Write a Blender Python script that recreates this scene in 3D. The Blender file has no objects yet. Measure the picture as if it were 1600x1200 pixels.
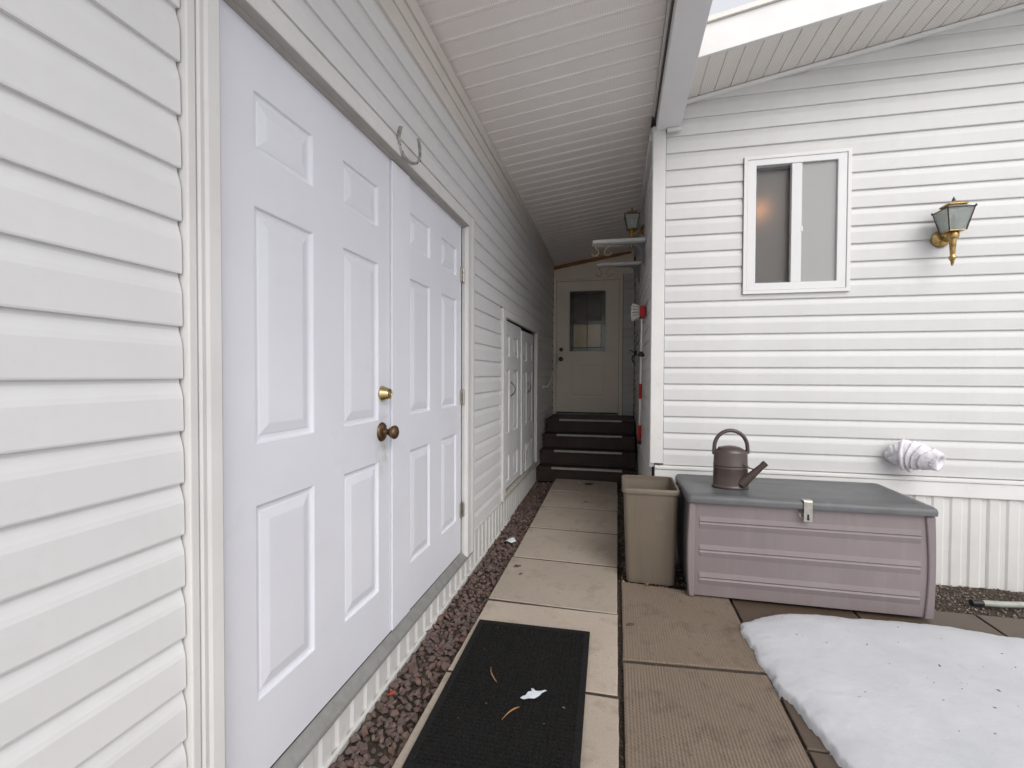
import bpy, bmesh, math, random
from math import sin, cos, pi, radians
from mathutils import Vector, Matrix, noise

# ------------------------------------------------------------------ camera, world, sun, exposure
scene = bpy.context.scene
COL = scene.collection
R0 = random.Random(7)

CAM_H = 1.25
YAW, PITCH, ROLL, FPX = 0.21926, 0.019326, 0.003982, 736.84
fw = Vector((-sin(YAW) * cos(PITCH), cos(YAW) * cos(PITCH), -sin(PITCH)))
rt = Vector((cos(YAW), sin(YAW), 0))
up = rt.cross(fw)
r2 = rt * cos(ROLL) + up * sin(ROLL)
u2 = -rt * sin(ROLL) + up * cos(ROLL)
cam_data = bpy.data.cameras.new('camera')
cam_data.sensor_width = 36.0
cam_data.lens = FPX / 1600 * 36.0
cam_data.clip_start = 0.02
cam_data.clip_end = 900
cam = bpy.data.objects.new('camera', cam_data)
COL.objects.link(cam)
b3 = -fw
cam.matrix_world = Matrix(((r2.x, u2.x, b3.x, 0), (r2.y, u2.y, b3.y, 0), (r2.z, u2.z, b3.z, CAM_H), (0, 0, 0, 1)))
scene.camera = cam

SUN_EL, SUN_AZ = radians(42), radians(148)      # azimuth from +Y towards +X: behind the camera, to its right
world = bpy.data.worlds.new('World')
scene.world = world
world.use_nodes = True
wn = world.node_tree
wn.nodes.clear()
sky = wn.nodes.new('ShaderNodeTexSky')
sky.sky_type = 'NISHITA'
sky.sun_disc = False
sky.sun_elevation = SUN_EL
sky.sun_rotation = SUN_AZ
sky.air_density = 1.0
sky.dust_density = 6.0
sky.ozone_density = 1.0
hs = wn.nodes.new('ShaderNodeHueSaturation')     # overcast: the cloud layer takes most of the blue out
hs.inputs['Saturation'].default_value = 0.18
bgn = wn.nodes.new('ShaderNodeBackground')
bgn.inputs['Strength'].default_value = 0.15
wo = wn.nodes.new('ShaderNodeOutputWorld')
wn.links.new(sky.outputs[0], hs.inputs['Color'])
cloud = wn.nodes.new('ShaderNodeMix')               # an even cloud layer over the whole sky
cloud.data_type = 'RGBA'
cloud.inputs[0].default_value = 0.45
cloud.inputs[7].default_value = (7.0, 7.15, 7.5, 1)
wn.links.new(hs.outputs[0], cloud.inputs[6])
wn.links.new(cloud.outputs[2], bgn.inputs['Color'])
wn.links.new(bgn.outputs[0], wo.inputs['Surface'])

sun_data = bpy.data.lights.new('sun', 'SUN')
sun_data.energy = 0.6
sun_data.angle = radians(55)
sun_data.color = (1.0, 0.97, 0.93)
sun = bpy.data.objects.new('sun', sun_data)
COL.objects.link(sun)
sdir = Vector((sin(SUN_AZ) * cos(SUN_EL), cos(SUN_AZ) * cos(SUN_EL), sin(SUN_EL)))
sun.rotation_euler = sdir.to_track_quat('Z', 'Y').to_euler()
sun.location = sdir * 20

scene.view_settings.view_transform = 'Standard'
scene.view_settings.look = 'None'
scene.view_settings.gamma = 1.0
scene.view_settings.use_curve_mapping = False
scene.view_settings.exposure = 0.3
scene.render.engine = 'CYCLES'
scene.cycles.max_bounces = 8
scene.cycles.diffuse_bounces = 7
scene.cycles.glossy_bounces = 3
scene.cycles.transmission_bounces = 6
scene.cycles.caustics_reflective = False
scene.cycles.caustics_refractive = False
scene.render.resolution_x, scene.render.resolution_y = 1024, 768

# ------------------------------------------------------------------ materials
MATS = {}


class NT:
    def __init__(self, name):
        self.m = bpy.data.materials.new(name)
        self.m.use_nodes = True
        self.t = self.m.node_tree
        self.b = self.t.nodes['Principled BSDF']

    def n(self, typ, **kw):
        nd = self.t.nodes.new(typ)
        for k, v in kw.items():
            setattr(nd, k, v)
        return nd

    def l(self, a, b):
        self.t.links.new(a, b)

    def noise(self, scale, detail=3, rough=0.55, mapping=None, coord='Object', stretch=None):
        tc = self.n('ShaderNodeTexCoord')
        src = tc.outputs[coord]
        if stretch:
            mp = self.n('ShaderNodeMapping')
            mp.inputs['Scale'].default_value = stretch
            self.l(src, mp.inputs['Vector'])
            src = mp.outputs[0]
        nz = self.n('ShaderNodeTexNoise')
        nz.inputs['Scale'].default_value = scale
        nz.inputs['Detail'].default_value = detail
        nz.inputs['Roughness'].default_value = rough
        self.l(src, nz.inputs['Vector'])
        return nz.outputs['Fac']

    def ramp(self, fac, stops):
        r = self.n('ShaderNodeValToRGB')
        els = r.color_ramp.elements
        while len(els) < len(stops):
            els.new(0.5)
        for e, (p, c) in zip(els, stops):
            e.position = p
            e.color = (c[0], c[1], c[2], 1)
        self.l(fac, r.inputs[0])
        return r.outputs[0]

    def mix(self, fac, a, b, blend='MIX'):
        mx = self.n('ShaderNodeMix', data_type='RGBA', blend_type=blend)
        for sock, val in ((0, fac), (6, a), (7, b)):
            if isinstance(val, (int, float)):
                mx.inputs[sock].default_value = val
            elif isinstance(val, tuple):
                mx.inputs[sock].default_value = (val[0], val[1], val[2], 1)
            else:
                self.l(val, mx.inputs[sock])
        return mx.outputs[2]

    def math(self, op, a, b=None):
        nd = self.n('ShaderNodeMath', operation=op)
        for i, v in enumerate((a, b)):
            if v is None:
                continue
            if isinstance(v, (int, float)):
                nd.inputs[i].default_value = v
            else:
                self.l(v, nd.inputs[i])
        return nd.outputs[0]

    def bump(self, h, strength=0.3, dist=0.002, prev=None):
        bp = self.n('ShaderNodeBump')
        bp.inputs['Strength'].default_value = strength
        bp.inputs['Distance'].default_value = dist
        self.l(h, bp.inputs['Height'])
        if prev is not None:
            self.l(prev, bp.inputs['Normal'])
        self.l(bp.outputs[0], self.b.inputs['Normal'])
        return bp.outputs[0]

    def col(self, c):
        if isinstance(c, tuple):
            self.b.inputs['Base Color'].default_value = (c[0], c[1], c[2], 1)
        else:
            self.l(c, self.b.inputs['Base Color'])

    def rnd(self):
        return self.n('ShaderNodeObjectInfo').outputs['Random']


def painted(name, base, rough=0.45, var=0.06, scale=5.0, grain=None, dirt=None, spec=0.4, bumps=0.15, dirt_cut=(0.58, 0.78), streak=None, wavy=0.0, stain=None):
    """paint or vinyl: slow tone changes, a little soiling with a shape of its own, fine grain"""
    t = NT(name)
    lo = tuple(c * (1 - var) for c in base)
    hi = tuple(min(1, c * (1 + var)) for c in base)
    c = t.ramp(t.noise(scale, 4, 0.6), [(0.3, lo), (0.7, hi)])
    if dirt:
        d = t.ramp(t.noise(scale * 2.3, 6, 0.68), [(dirt_cut[0], (0, 0, 0)), (dirt_cut[1], (1, 1, 1))])
        c = t.mix(t.math('MULTIPLY', d, dirt[1]), c, dirt[0])
    if streak:
        d = t.ramp(t.noise(1.0, 5, 0.65, stretch=streak[0]), [(0.50, (0, 0, 0)), (0.74, (1, 1, 1))])
        c = t.mix(t.math('MULTIPLY', d, streak[2]), c, streak[1])
    if stain:      # a smudge with its own place on the piece: (centre, radii, colour, amount)
        tc_ = t.n('ShaderNodeTexCoord')
        mp = t.n('ShaderNodeMapping')
        mp.inputs['Location'].default_value = tuple(-a_ / b_ for a_, b_ in zip(stain[0], stain[1]))
        mp.inputs['Scale'].default_value = tuple(1 / b_ for b_ in stain[1])
        t.l(tc_.outputs['Object'], mp.inputs['Vector'])
        ln = t.n('ShaderNodeVectorMath', operation='LENGTH')
        t.l(mp.outputs[0], ln.inputs[0])
        near_ = t.math('SUBTRACT', 1.0, ln.outputs['Value'])
        blot = t.math('MULTIPLY', near_, t.ramp(t.noise(28, 6, 0.75), [(0.40, (0, 0, 0)), (0.62, (1, 1, 1))]))
        cl_ = t.n('ShaderNodeClamp')
        t.l(blot, cl_.inputs[0])
        c = t.mix(t.math('MULTIPLY', cl_.outputs[0], stain[3]), c, stain[2])
    # each piece a touch lighter or darker than its neighbour
    v = t.math('ADD', t.math('MULTIPLY', t.rnd(), 0.05), 0.955)
    hsv = t.n('ShaderNodeHueSaturation')
    t.l(v, hsv.inputs['Value'])
    t.l(c, hsv.inputs['Color'])
    t.col(hsv.outputs[0])
    t.b.inputs['Roughness'].default_value = rough
    t.b.inputs['Specular IOR Level'].default_value = spec
    pv = t.bump(t.noise(3.5, 2, 0.5), 1.0, wavy) if wavy else None
    if grain:
        t.bump(t.noise(1.0, 4, 0.6, stretch=grain), bumps, 0.0012, prev=pv)
    else:
        t.bump(t.noise(60, 4, 0.6), bumps * 0.6, 0.0012)
    MATS[name] = t.m
    return t


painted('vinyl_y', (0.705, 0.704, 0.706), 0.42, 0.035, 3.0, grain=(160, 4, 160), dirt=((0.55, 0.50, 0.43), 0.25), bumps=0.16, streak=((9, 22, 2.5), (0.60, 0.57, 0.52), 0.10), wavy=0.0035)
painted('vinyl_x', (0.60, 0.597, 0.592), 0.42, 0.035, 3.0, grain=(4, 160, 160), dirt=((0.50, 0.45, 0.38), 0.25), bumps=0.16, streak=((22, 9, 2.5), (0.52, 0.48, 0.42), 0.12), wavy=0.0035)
painted('trim', (0.69, 0.68, 0.668), 0.45, 0.04, 4.0, grain=(130, 130, 5), dirt=((0.40, 0.36, 0.31), 0.35), bumps=0.2, dirt_cut=(0.62, 0.80))
painted('door_paint_knob', (0.765, 0.772, 0.83), 0.38, 0.03, 2.5, grain=(200, 200, 6), dirt=((0.52, 0.52, 0.52), 0.26), bumps=0.14, dirt_cut=(0.60, 0.82), stain=((0.0, 0.395, -0.19), (0.3, 0.075, 0.17), (0.36, 0.31, 0.24), 0.75))
painted('door_paint', (0.765, 0.772, 0.83), 0.38, 0.03, 2.5, grain=(200, 200, 6), dirt=((0.52, 0.52, 0.52), 0.22), bumps=0.14, dirt_cut=(0.62, 0.82))
painted('door_paint_old', (0.70, 0.705, 0.715), 0.5, 0.05, 4, grain=(150, 150, 6), dirt=((0.45, 0.41, 0.36), 0.5), bumps=0.2)
painted('entry_door', (0.90, 0.815, 0.70), 0.45, 0.03, 3, dirt=((0.5, 0.46, 0.4), 0.2))
painted('skirt', (0.65, 0.64, 0.622), 0.4, 0.05, 5.0, grain=(90, 90, 4), dirt=((0.36, 0.30, 0.24), 0.4), bumps=0.15, dirt_cut=(0.6, 0.85))
painted('head_grey', (0.40, 0.375, 0.35), 0.5, 0.08, 6, grain=(120, 4, 120))
painted('beam_paint', (0.74, 0.74, 0.745), 0.5, 0.03, 3)
painted('sheathing', (0.05, 0.047, 0.043), 0.9, 0.1, 6)
painted('frieze', (0.70, 0.66, 0.62), 0.5, 0.04, 3, grain=(120, 4, 120), dirt=((0.45, 0.4, 0.34), 0.3))
painted('shadow_gap', (0.09, 0.08, 0.07), 0.9, 0.1, 9)
painted('window_vinyl', (0.67, 0.67, 0.67), 0.35, 0.02, 4, dirt=((0.35, 0.33, 0.3), 0.35), dirt_cut=(0.68, 0.8))
painted('bin_plastic', (0.152, 0.122, 0.092), 0.42, 0.05, 5, streak=((16, 16, 1.6), (0.10, 0.082, 0.062), 0.5), grain=(60, 60, 60), dirt=((0.25, 0.21, 0.16), 0.4))
painted('box_mauve', (0.215, 0.177, 0.182), 0.5, 0.06, 3, streak=((14, 14, 2), (0.26, 0.225, 0.22), 0.45), grain=(150, 150, 150), dirt=((0.20, 0.17, 0.165), 0.5), bumps=0.25)
painted('box_lid', (0.118, 0.122, 0.127), 0.42, 0.10, 4, streak=((3, 30, 30), (0.07, 0.07, 0.072), 0.7), grain=(150, 150, 150), dirt=((0.085, 0.085, 0.085), 0.7), bumps=0.3, dirt_cut=(0.5, 0.75))
painted('can_brown', (0.066, 0.047, 0.041), 0.28, 0.06, 6, dirt=((0.14, 0.12, 0.10), 0.35), spec=0.5)
painted('black_plastic', (0.018, 0.017, 0.017), 0.45, 0.1, 10)
painted('red_grip', (0.42, 0.018, 0.02), 0.5, 0.1, 12)
painted('white_plastic', (0.74, 0.73, 0.70), 0.4, 0.04, 9)
painted('arm_white', (0.66, 0.65, 0.64), 0.5, 0.05, 9, dirt=((0.4, 0.38, 0.35), 0.4))
painted('bracket_grey', (0.17, 0.175, 0.18), 0.45, 0.1, 9)
painted('scroll_gold', (0.42, 0.33, 0.17), 0.45, 0.1, 9)
painted('step_brown', (0.042, 0.025, 0.020), 0.55, 0.25, 7, grain=(5, 90, 90), dirt=((0.055, 0.042, 0.035), 0.5), bumps=0.3)
painted('strip_grey', (0.45, 0.42, 0.38), 0.6, 0.12, 14, dirt=((0.25, 0.22, 0.19), 0.6))
painted('raw_wood', (0.30, 0.135, 0.05), 0.6, 0.25, 8, grain=(6, 90, 90), bumps=0.3)
painted('hose_grey', (0.36, 0.38, 0.34), 0.5, 0.1, 12, dirt=((0.16, 0.15, 0.12), 0.5))
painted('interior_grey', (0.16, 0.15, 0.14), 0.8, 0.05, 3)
painted('reflection_beige', (0.74, 0.60, 0.36), 0.7, 0.1, 4)
painted('blind', (0.42, 0.41, 0.40), 0.7, 0.04, 3)
painted('paper', (0.62, 0.66, 0.70), 0.6, 0.08, 30)
painted('dry_leaf', (0.10, 0.062, 0.036), 0.7, 0.3, 40)
painted('needle_tan', (0.34, 0.18, 0.075), 0.6, 0.25, 60)
painted('red_scrap', (0.30, 0.04, 0.025), 0.6, 0.2, 40)


def mat_metal(name, col, rough, tarn, amt, scale=30, metallic=1.0):
    t = NT(name)
    f = t.ramp(t.noise(scale, 4, 0.65), [(0.4, (0, 0, 0)), (0.72, (1, 1, 1))])
    t.col(t.mix(t.math('MULTIPLY', f, amt), col, tarn))
    t.l(t.math('ADD', t.math('MULTIPLY', f, 0.25), rough), t.b.inputs['Roughness'])
    t.b.inputs['Metallic'].default_value = metallic
    MATS[name] = t.m


mat_metal('brass', (0.50, 0.34, 0.14), 0.28, (0.16, 0.10, 0.045), 0.9)
mat_metal('brass_bright', (0.66, 0.52, 0.28), 0.16, (0.25, 0.18, 0.1), 0.4)
mat_metal('antique_brass', (0.22, 0.14, 0.08), 0.30, (0.08, 0.05, 0.035), 0.6)
mat_metal('bronze_dark', (0.10, 0.075, 0.055), 0.4, (0.05, 0.04, 0.03), 0.5)
mat_metal('steel', (0.52, 0.50, 0.46), 0.28, (0.22, 0.17, 0.12), 0.5)
mat_metal('alum_sill', (0.30, 0.30, 0.29), 0.42, (0.20, 0.195, 0.18), 0.6, 18, 0.25)
mat_metal('horseshoe', (0.46, 0.45, 0.43), 0.40, (0.17, 0.13, 0.10), 0.6, 40, 0.7)
mat_metal('pull_steel', (0.14, 0.135, 0.13), 0.35, (0.07, 0.06, 0.05), 0.6)


def mat_soffit(name, base, axis_len, kx):
    """perforated vinyl: staggered small holes"""
    t = NT(name)
    tc = t.n('ShaderNodeTexCoord')
    sep = t.n('ShaderNodeSeparateXYZ')
    t.l(tc.outputs['Object'], sep.inputs[0])
    a = t.math('SINE', t.math('MULTIPLY', t.math('ADD', sep.outputs[0], sep.outputs[1]), kx))
    b = t.math('SINE', t.math('MULTIPLY', t.math('SUBTRACT', sep.outputs[0], sep.outputs[1]), kx))
    dots = t.ramp(t.math('MULTIPLY', a, b), [(0.42, (0, 0, 0)), (0.72, (1, 1, 1))])
    c = t.ramp(t.noise(2.5, 4, 0.6), [(0.3, tuple(x * 0.94 for x in base)), (0.7, base)])
    hole = tuple(x * 0.55 for x in base)
    t.col(t.mix(t.math('MULTIPLY', dots, 0.75), c, hole))
    t.b.inputs['Roughness'].default_value = 0.55
    t.b.inputs['Specular IOR Level'].default_value = 0.3
    MATS[name] = t.m


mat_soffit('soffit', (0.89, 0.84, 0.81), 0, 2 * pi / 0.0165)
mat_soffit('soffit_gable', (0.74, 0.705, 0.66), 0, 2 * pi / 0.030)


def mat_slab(name, lo, hi, wet, ribs, ribk=0.0):
    t = NT(name)
    n1 = t.noise(3.2, 6, 0.65, coord='Object')
    c = t.ramp(n1, [(0.25, lo), (0.75, hi)])
    fine = t.noise(190, 3, 0.7)
    c = t.mix(0.35, c, t.ramp(fine, [(0.25, tuple(x * 0.7 for x in lo)), (0.75, tuple(min(1, x * 1.2) for x in hi))]), 'MIX')
    blot = t.ramp(t.noise(6.5, 8, 0.76), [(0.50, (0, 0, 0)), (0.70, (1, 1, 1))])
    c = t.mix(t.math('MULTIPLY', blot, 0.70), c, wet)
    pits = t.ramp(t.noise(75, 4, 0.7), [(0.62, (0, 0, 0)), (0.70, (1, 1, 1))])
    c = t.mix(t.math('MULTIPLY', pits, 0.45), c, tuple(x * 0.6 for x in wet))
    spots = t.n('ShaderNodeTexVoronoi')
    spots.inputs['Scale'].default_value = 26
    tc = t.n('ShaderNodeTexCoord')
    t.l(tc.outputs['Object'], spots.inputs['Vector'])
    sp = t.ramp(spots.outputs['Distance'], [(0.07, (1, 1, 1)), (0.12, (0, 0, 0))])
    pick = t.ramp(t.noise(9, 2, 0.5), [(0.60, (0, 0, 0)), (0.66, (1, 1, 1))])
    c = t.mix(t.math('MULTIPLY', t.math('MULTIPLY', sp, pick), 0.8), c, tuple(x * 0.4 for x in lo))
    v = t.math('ADD', t.math('MULTIPLY', t.rnd(), 0.16), 0.92)
    hsv = t.n('ShaderNodeHueSaturation')
    t.l(v, hsv.inputs['Value'])
    t.l(c, hsv.inputs['Color'])
    t.col(hsv.outputs[0])
    t.b.inputs['Roughness'].default_value = 0.82
    h = t.noise(140, 5, 0.7)
    nb = t.bump(h, 0.35, 0.002)
    if ribs:
        sep = t.n('ShaderNodeSeparateXYZ')
        t.l(tc.outputs['Object'], sep.inputs[0])
        w = t.math('SINE', t.math('MULTIPLY', sep.outputs[0], 2 * pi / 0.0125))
        w2 = t.math('SINE', t.math('MULTIPLY', t.math('ADD', sep.outputs[1], t.math('MULTIPLY', sep.outputs[0], 0.5)), 2 * pi / 0.017))
        hh = t.math('ADD', t.math('MULTIPLY', w, 1.2), t.math('ADD', t.math('MULTIPLY', w2, 0.5), t.math('MULTIPLY', t.noise(90, 3, 0.6), 3.0)))
        worn = t.ramp(t.noise(4, 3, 0.6), [(0.3, (0.25, 0.25, 0.25)), (0.6, (1, 1, 1))])
        t.bump(t.math('MULTIPLY', hh, worn), ribk, 0.0022, prev=nb)
    MATS[name] = t.m


mat_slab('slab_pale', (0.305, 0.255, 0.208), (0.43, 0.368, 0.302), (0.20, 0.160, 0.122), False)
mat_slab('slab_ribbed', (0.145, 0.108, 0.080), (0.215, 0.163, 0.120), (0.062, 0.044, 0.032), True, 0.5)
mat_slab('slab_wet', (0.062, 0.044, 0.030), (0.11, 0.079, 0.055), (0.035, 0.028, 0.023), False)


def mat_ground():
    t = NT('ground')
    c = t.ramp(t.noise(1.1, 8, 0.7), [(0.3, (0.58, 0.58, 0.59)), (0.7, (0.82, 0.82, 0.83))])
    c = t.mix(0.2, c, t.ramp(t.noise(60, 5, 0.75), [(0.3, (0.3, 0.29, 0.28)), (0.7, (0.74, 0.74, 0.75))]))
    t.col(c)
    t.b.inputs['Roughness'].default_value = 0.95
    t.bump(t.noise(7, 6, 0.6), 0.5, 0.03)
    MATS['ground'] = t.m
    t = NT('soil')
    c = t.ramp(t.noise(45, 7, 0.75), [(0.3, (0.028, 0.019, 0.013)), (0.55, (0.07, 0.05, 0.036)), (0.8, (0.16, 0.125, 0.09))])
    t.col(c)
    t.b.inputs['Roughness'].default_value = 0.95
    t.bump(t.noise(80, 6, 0.8), 1.0, 0.012)
    MATS['soil'] = t.m


mat_ground()
MATS['slab_wet'].node_tree.nodes['Principled BSDF'].inputs['Roughness'].default_value = 0.42


def mat_stone(name, stops):
    t = NT(name)
    r = t.rnd()
    tc = t.n('ShaderNodeTexCoord')
    c = t.ramp(r, stops)
    c = t.mix(0.45, c, t.ramp(t.noise(55, 5, 0.7), [(0.3, tuple(x * 0.5 for x in stops[0][1])), (0.7, tuple(min(1, x * 1.35) for x in stops[-1][1]))]))
    t.col(c)
    t.b.inputs['Roughness'].default_value = 0.85
    t.bump(t.noise(160, 4, 0.7), 0.5, 0.002)
    MATS[name] = t.m


LAVA = [(0.0, (0.060, 0.034, 0.029)), (0.30, (0.105, 0.066, 0.058)), (0.60, (0.112, 0.086, 0.084)), (0.85, (0.155, 0.078, 0.054)), (1.0, (0.19, 0.14, 0.12))]
mat_stone('lava', LAVA)


def mat_stone_mass(name, stops, scale):
    """joined stones: one tone per stone from a per-island value"""
    t = NT(name)
    g = t.n('ShaderNodeNewGeometry')
    c = t.ramp(g.outputs['Random Per Island'], stops)
    c = t.mix(0.4, c, t.ramp(t.noise(scale, 5, 0.7), [(0.3, tuple(x * 0.5 for x in stops[0][1])), (0.7, tuple(min(1, x * 1.35) for x in stops[-1][1]))]))
    t.col(c)
    t.b.inputs['Roughness'].default_value = 0.88
    MATS[name] = t.m


mat_stone_mass('lava_mass', LAVA, 55)
mat_stone_mass('pea_gravel', [(0, (0.04, 0.028, 0.02)), (0.4, (0.10, 0.075, 0.055)), (0.8, (0.17, 0.14, 0.11)), (1, (0.36, 0.31, 0.26))], 90)


def mat_mat():
    t = NT('mat_rubber')
    c = t.ramp(t.noise(120, 5, 0.75), [(0.35, (0.004, 0.004, 0.004)), (0.72, (0.020, 0.019, 0.018))])
    specks = t.ramp(t.noise(420, 2, 0.8), [(0.72, (0, 0, 0)), (0.78, (1, 1, 1))])
    t.col(t.mix(t.math('MULTIPLY', specks, 0.5), c, (0.10, 0.09, 0.075)))
    t.b.inputs['Roughness'].default_value = 0.85
    t.b.inputs['Specular IOR Level'].default_value = 0.2
    t.bump(t.noise(300, 4, 0.7), 0.7, 0.003)
    MATS['mat_rubber'] = t.m


mat_mat()


def mat_snow():
    t = NT('snow')
    c = t.ramp(t.noise(4, 6, 0.6), [(0.3, (0.49, 0.50, 0.525)), (0.7, (0.56, 0.567, 0.59))])
    sp = t.ramp(t.noise(95, 3, 0.75), [(0.74, (0, 0, 0)), (0.80, (1, 1, 1))])
    pk = t.ramp(t.noise(6, 4, 0.6), [(0.50, (0, 0, 0)), (0.7, (1, 1, 1))])
    c = t.mix(t.math('MULTIPLY', t.math('MULTIPLY', sp, pk), 0.6), c, (0.18, 0.14, 0.10))
    t.col(c)
    t.b.inputs['Roughness'].default_value = 0.7
    nb = t.bump(t.noise(7, 5, 0.6), 0.3, 0.014)
    t.bump(t.noise(130, 6, 0.75), 0.35, 0.004, prev=nb)
    MATS['snow'] = t.m


mat_snow()


def mat_cloth():
    t = NT('cloth')
    t.col(t.ramp(t.noise(14, 5, 0.6), [(0.3, (0.66, 0.64, 0.68)), (0.7, (0.78, 0.77, 0.80))]))
    t.b.inputs['Roughness'].default_value = 0.95
    t.b.inputs['Specular IOR Level'].default_value = 0.1
    t.bump(t.noise(220, 4, 0.7), 0.35, 0.002)
    MATS['cloth'] = t.m


mat_cloth()


def mat_glass(name, col, rough, trans, bump=None, spec=0.5):
    t = NT(name)
    t.col(col)
    t.b.inputs['Roughness'].default_value = rough
    t.b.inputs['Transmission Weight'].default_value = trans
    t.b.inputs['IOR'].default_value = 1.45
    t.b.inputs['Specular IOR Level'].default_value = spec
    if bump:
        t.bump(t.noise(bump[0], 3, 0.6), bump[1], 0.002)
    MATS[name] = t.m


mat_glass('pane_obscure', (0.46, 0.43, 0.41), 0.42, 0.80, (110, 0.5))
mat_glass('pane_screen', (0.50, 0.495, 0.49), 0.5, 0.35, (300, 0.3))
mat_glass('lantern_glass', (0.72, 0.77, 0.73), 0.20, 0.72, (30, 0.15))


def mat_thin_glass(name, tint, gloss, rough):
    """thin window glass: tinted see-through plus a reflection that grows at grazing angles"""
    t = NT(name)
    t.t.nodes.remove(t.b)
    tr = t.n('ShaderNodeBsdfTransparent')
    tr.inputs[0].default_value = (*tint, 1)
    gl = t.n('ShaderNodeBsdfGlossy')
    gl.inputs['Roughness'].default_value = rough
    fr_ = t.n('ShaderNodeFresnel')
    fr_.inputs[0].default_value = gloss
    mx = t.n('ShaderNodeMixShader')
    t.l(fr_.outputs[0], mx.inputs[0])
    t.l(tr.outputs[0], mx.inputs[1])
    t.l(gl.outputs[0], mx.inputs[2])
    t.l(mx.outputs[0], t.t.nodes['Material Output'].inputs['Surface'])
    MATS[name] = t.m


mat_thin_glass('leaded_glass', (0.94, 0.93, 0.90), 1.45, 0.06)
mat_thin_glass('bevel_glass', (0.62, 0.68, 0.66), 1.6, 0.12)
t = NT('bulb_glow')
t.b.inputs['Emission Color'].default_value = (1.0, 0.46, 0.18, 1)
t.b.inputs['Emission Strength'].default_value = 4.0
MATS['bulb_glow'] = t.m

# ------------------------------------------------------------------ mesh helpers


class MB:
    def __init__(self):
        self.v, self.f = [], []

    def add(self, vs, fs):
        o = len(self.v)
        self.v += [tuple(p) for p in vs]
        self.f += [tuple(i + o for i in q) for q in fs]
        return self

    def box(self, x0, x1, y0, y1, z0, z1):
        vs = [(x0, y0, z0), (x1, y0, z0), (x1, y1, z0), (x0, y1, z0), (x0, y0, z1), (x1, y0, z1), (x1, y1, z1), (x0, y1, z1)]
        fs = [(3, 2, 1, 0), (4, 5, 6, 7), (0, 1, 5, 4), (1, 2, 6, 5), (2, 3, 7, 6), (3, 0, 4, 7)]
        return self.add(vs, fs)

    def loops(self, rings, cap0=True, cap1=True, closed=True):
        n = len(rings[0])
        vs = [p for r in rings for p in r]
        fs = []
        for k in range(len(rings) - 1):
            for i in range(n if closed else n - 1):
                j = (i + 1) % n
                fs.append((k * n + i, k * n + j, (k + 1) * n + j, (k + 1) * n + i))
        if cap0:
            fs.append(tuple(range(n - 1, -1, -1)))
        if cap1:
            fs.append(tuple((len(rings) - 1) * n + i for i in range(n)))
        return self.add(vs, fs)

    def prism(self, prof, fn, a, b):
        """prof: closed list of 2D points; fn(p, t) -> 3D"""
        return self.loops([[fn(p, a) for p in prof], [fn(p, b) for p in prof]])

    def tube(self, pts, rad, n=10, caps=True):
        pts = [Vector(p) for p in pts]
        rings = []
        ref = None
        for i, p in enumerate(pts):
            d = (pts[min(i + 1, len(pts) - 1)] - pts[max(i - 1, 0)]).normalized()
            if ref is None:
                ref = Vector((0, 0, 1)) if abs(d.z) < 0.9 else Vector((1, 0, 0))
            s = d.cross(ref).normalized()
            ref = s.cross(d).normalized()
            r = rad[i] if isinstance(rad, (list, tuple)) else rad
            ra, rb = r if isinstance(r, tuple) else (r, r)
            rings.append([p + s * (ra * cos(2 * pi * k / n)) + ref * (rb * sin(2 * pi * k / n)) for k in range(n)])
        return self.loops(rings, caps, caps)

    def lathe(self, prof, org, axis='z', n=20, sx=1.0, sy=1.0):
        """prof: list of (radius, height) along axis"""
        o = Vector(org)
        rings = []
        for r, h in prof:
            ring = []
            for k in range(n):
                a = 2 * pi * k / n
                u, v = r * cos(a) * sx, r * sin(a) * sy
                if axis == 'z':
                    ring.append(o + Vector((u, v, h)))
                elif axis == 'x':
                    ring.append(o + Vector((h, u, v)))
                else:
                    ring.append(o + Vector((v, h, u)))
            rings.append(ring)
        return self.loops(rings)

    def mesh(self, name):
        me = bpy.data.meshes.new(name)
        me.from_pydata(self.v, [], self.f)
        bm = bmesh.new()
        bm.from_mesh(me)
        bmesh.ops.recalc_face_normals(bm, faces=bm.faces)
        bm.to_mesh(me)
        bm.free()
        return me

    def build(self, name, mat, parent=None, bevel=0, smooth=False, seg=2, angle=35):
        me = self.mesh(name)
        return link(name, me, mat, parent, bevel, smooth, seg, angle)


def link(name, me, mat, parent=None, bevel=0, smooth=False, seg=2, angle=35):
    if mat and not me.materials:
        me.materials.append(MATS[mat])
    o = bpy.data.objects.new(name, me)
    COL.objects.link(o)
    if parent:
        o.parent = parent
    if bevel:
        md = o.modifiers.new('bevel', 'BEVEL')
        md.width = bevel
        md.segments = seg
        md.limit_method = 'ANGLE'
        md.angle_limit = radians(angle)
    if smooth:
        me.polygons.foreach_set('use_smooth', [True] * len(me.polygons))
        if hasattr(me, 'set_sharp_from_angle'):
            me.set_sharp_from_angle(angle=radians(angle))
    return o


def put(me, name, parent, loc, rot=None, scale=None, mat=None):
    if mat and not me.materials:
        me.materials.append(MATS[mat])
    o = bpy.data.objects.new(name, me)
    COL.objects.link(o)
    o.location = loc
    if rot:
        o.rotation_euler = rot
    if scale:
        o.scale = scale
    if parent:
        o.parent = parent
    return o


def tag(o, label=None, cat=None, group=None, kind=None):
    if label:
        o['label'] = label
    if cat:
        o['category'] = cat
    if group:
        o['group'] = group
    if kind:
        o['kind'] = kind
    return o


def thing(name, label, cat, loc=(0, 0, 0), rz=0, group=None):
    o = bpy.data.objects.new(name, None)
    o.empty_display_size = 0.1
    COL.objects.link(o)
    o.location = loc
    o.rotation_euler = (0, 0, rz)
    return tag(o, label, cat, group)


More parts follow.
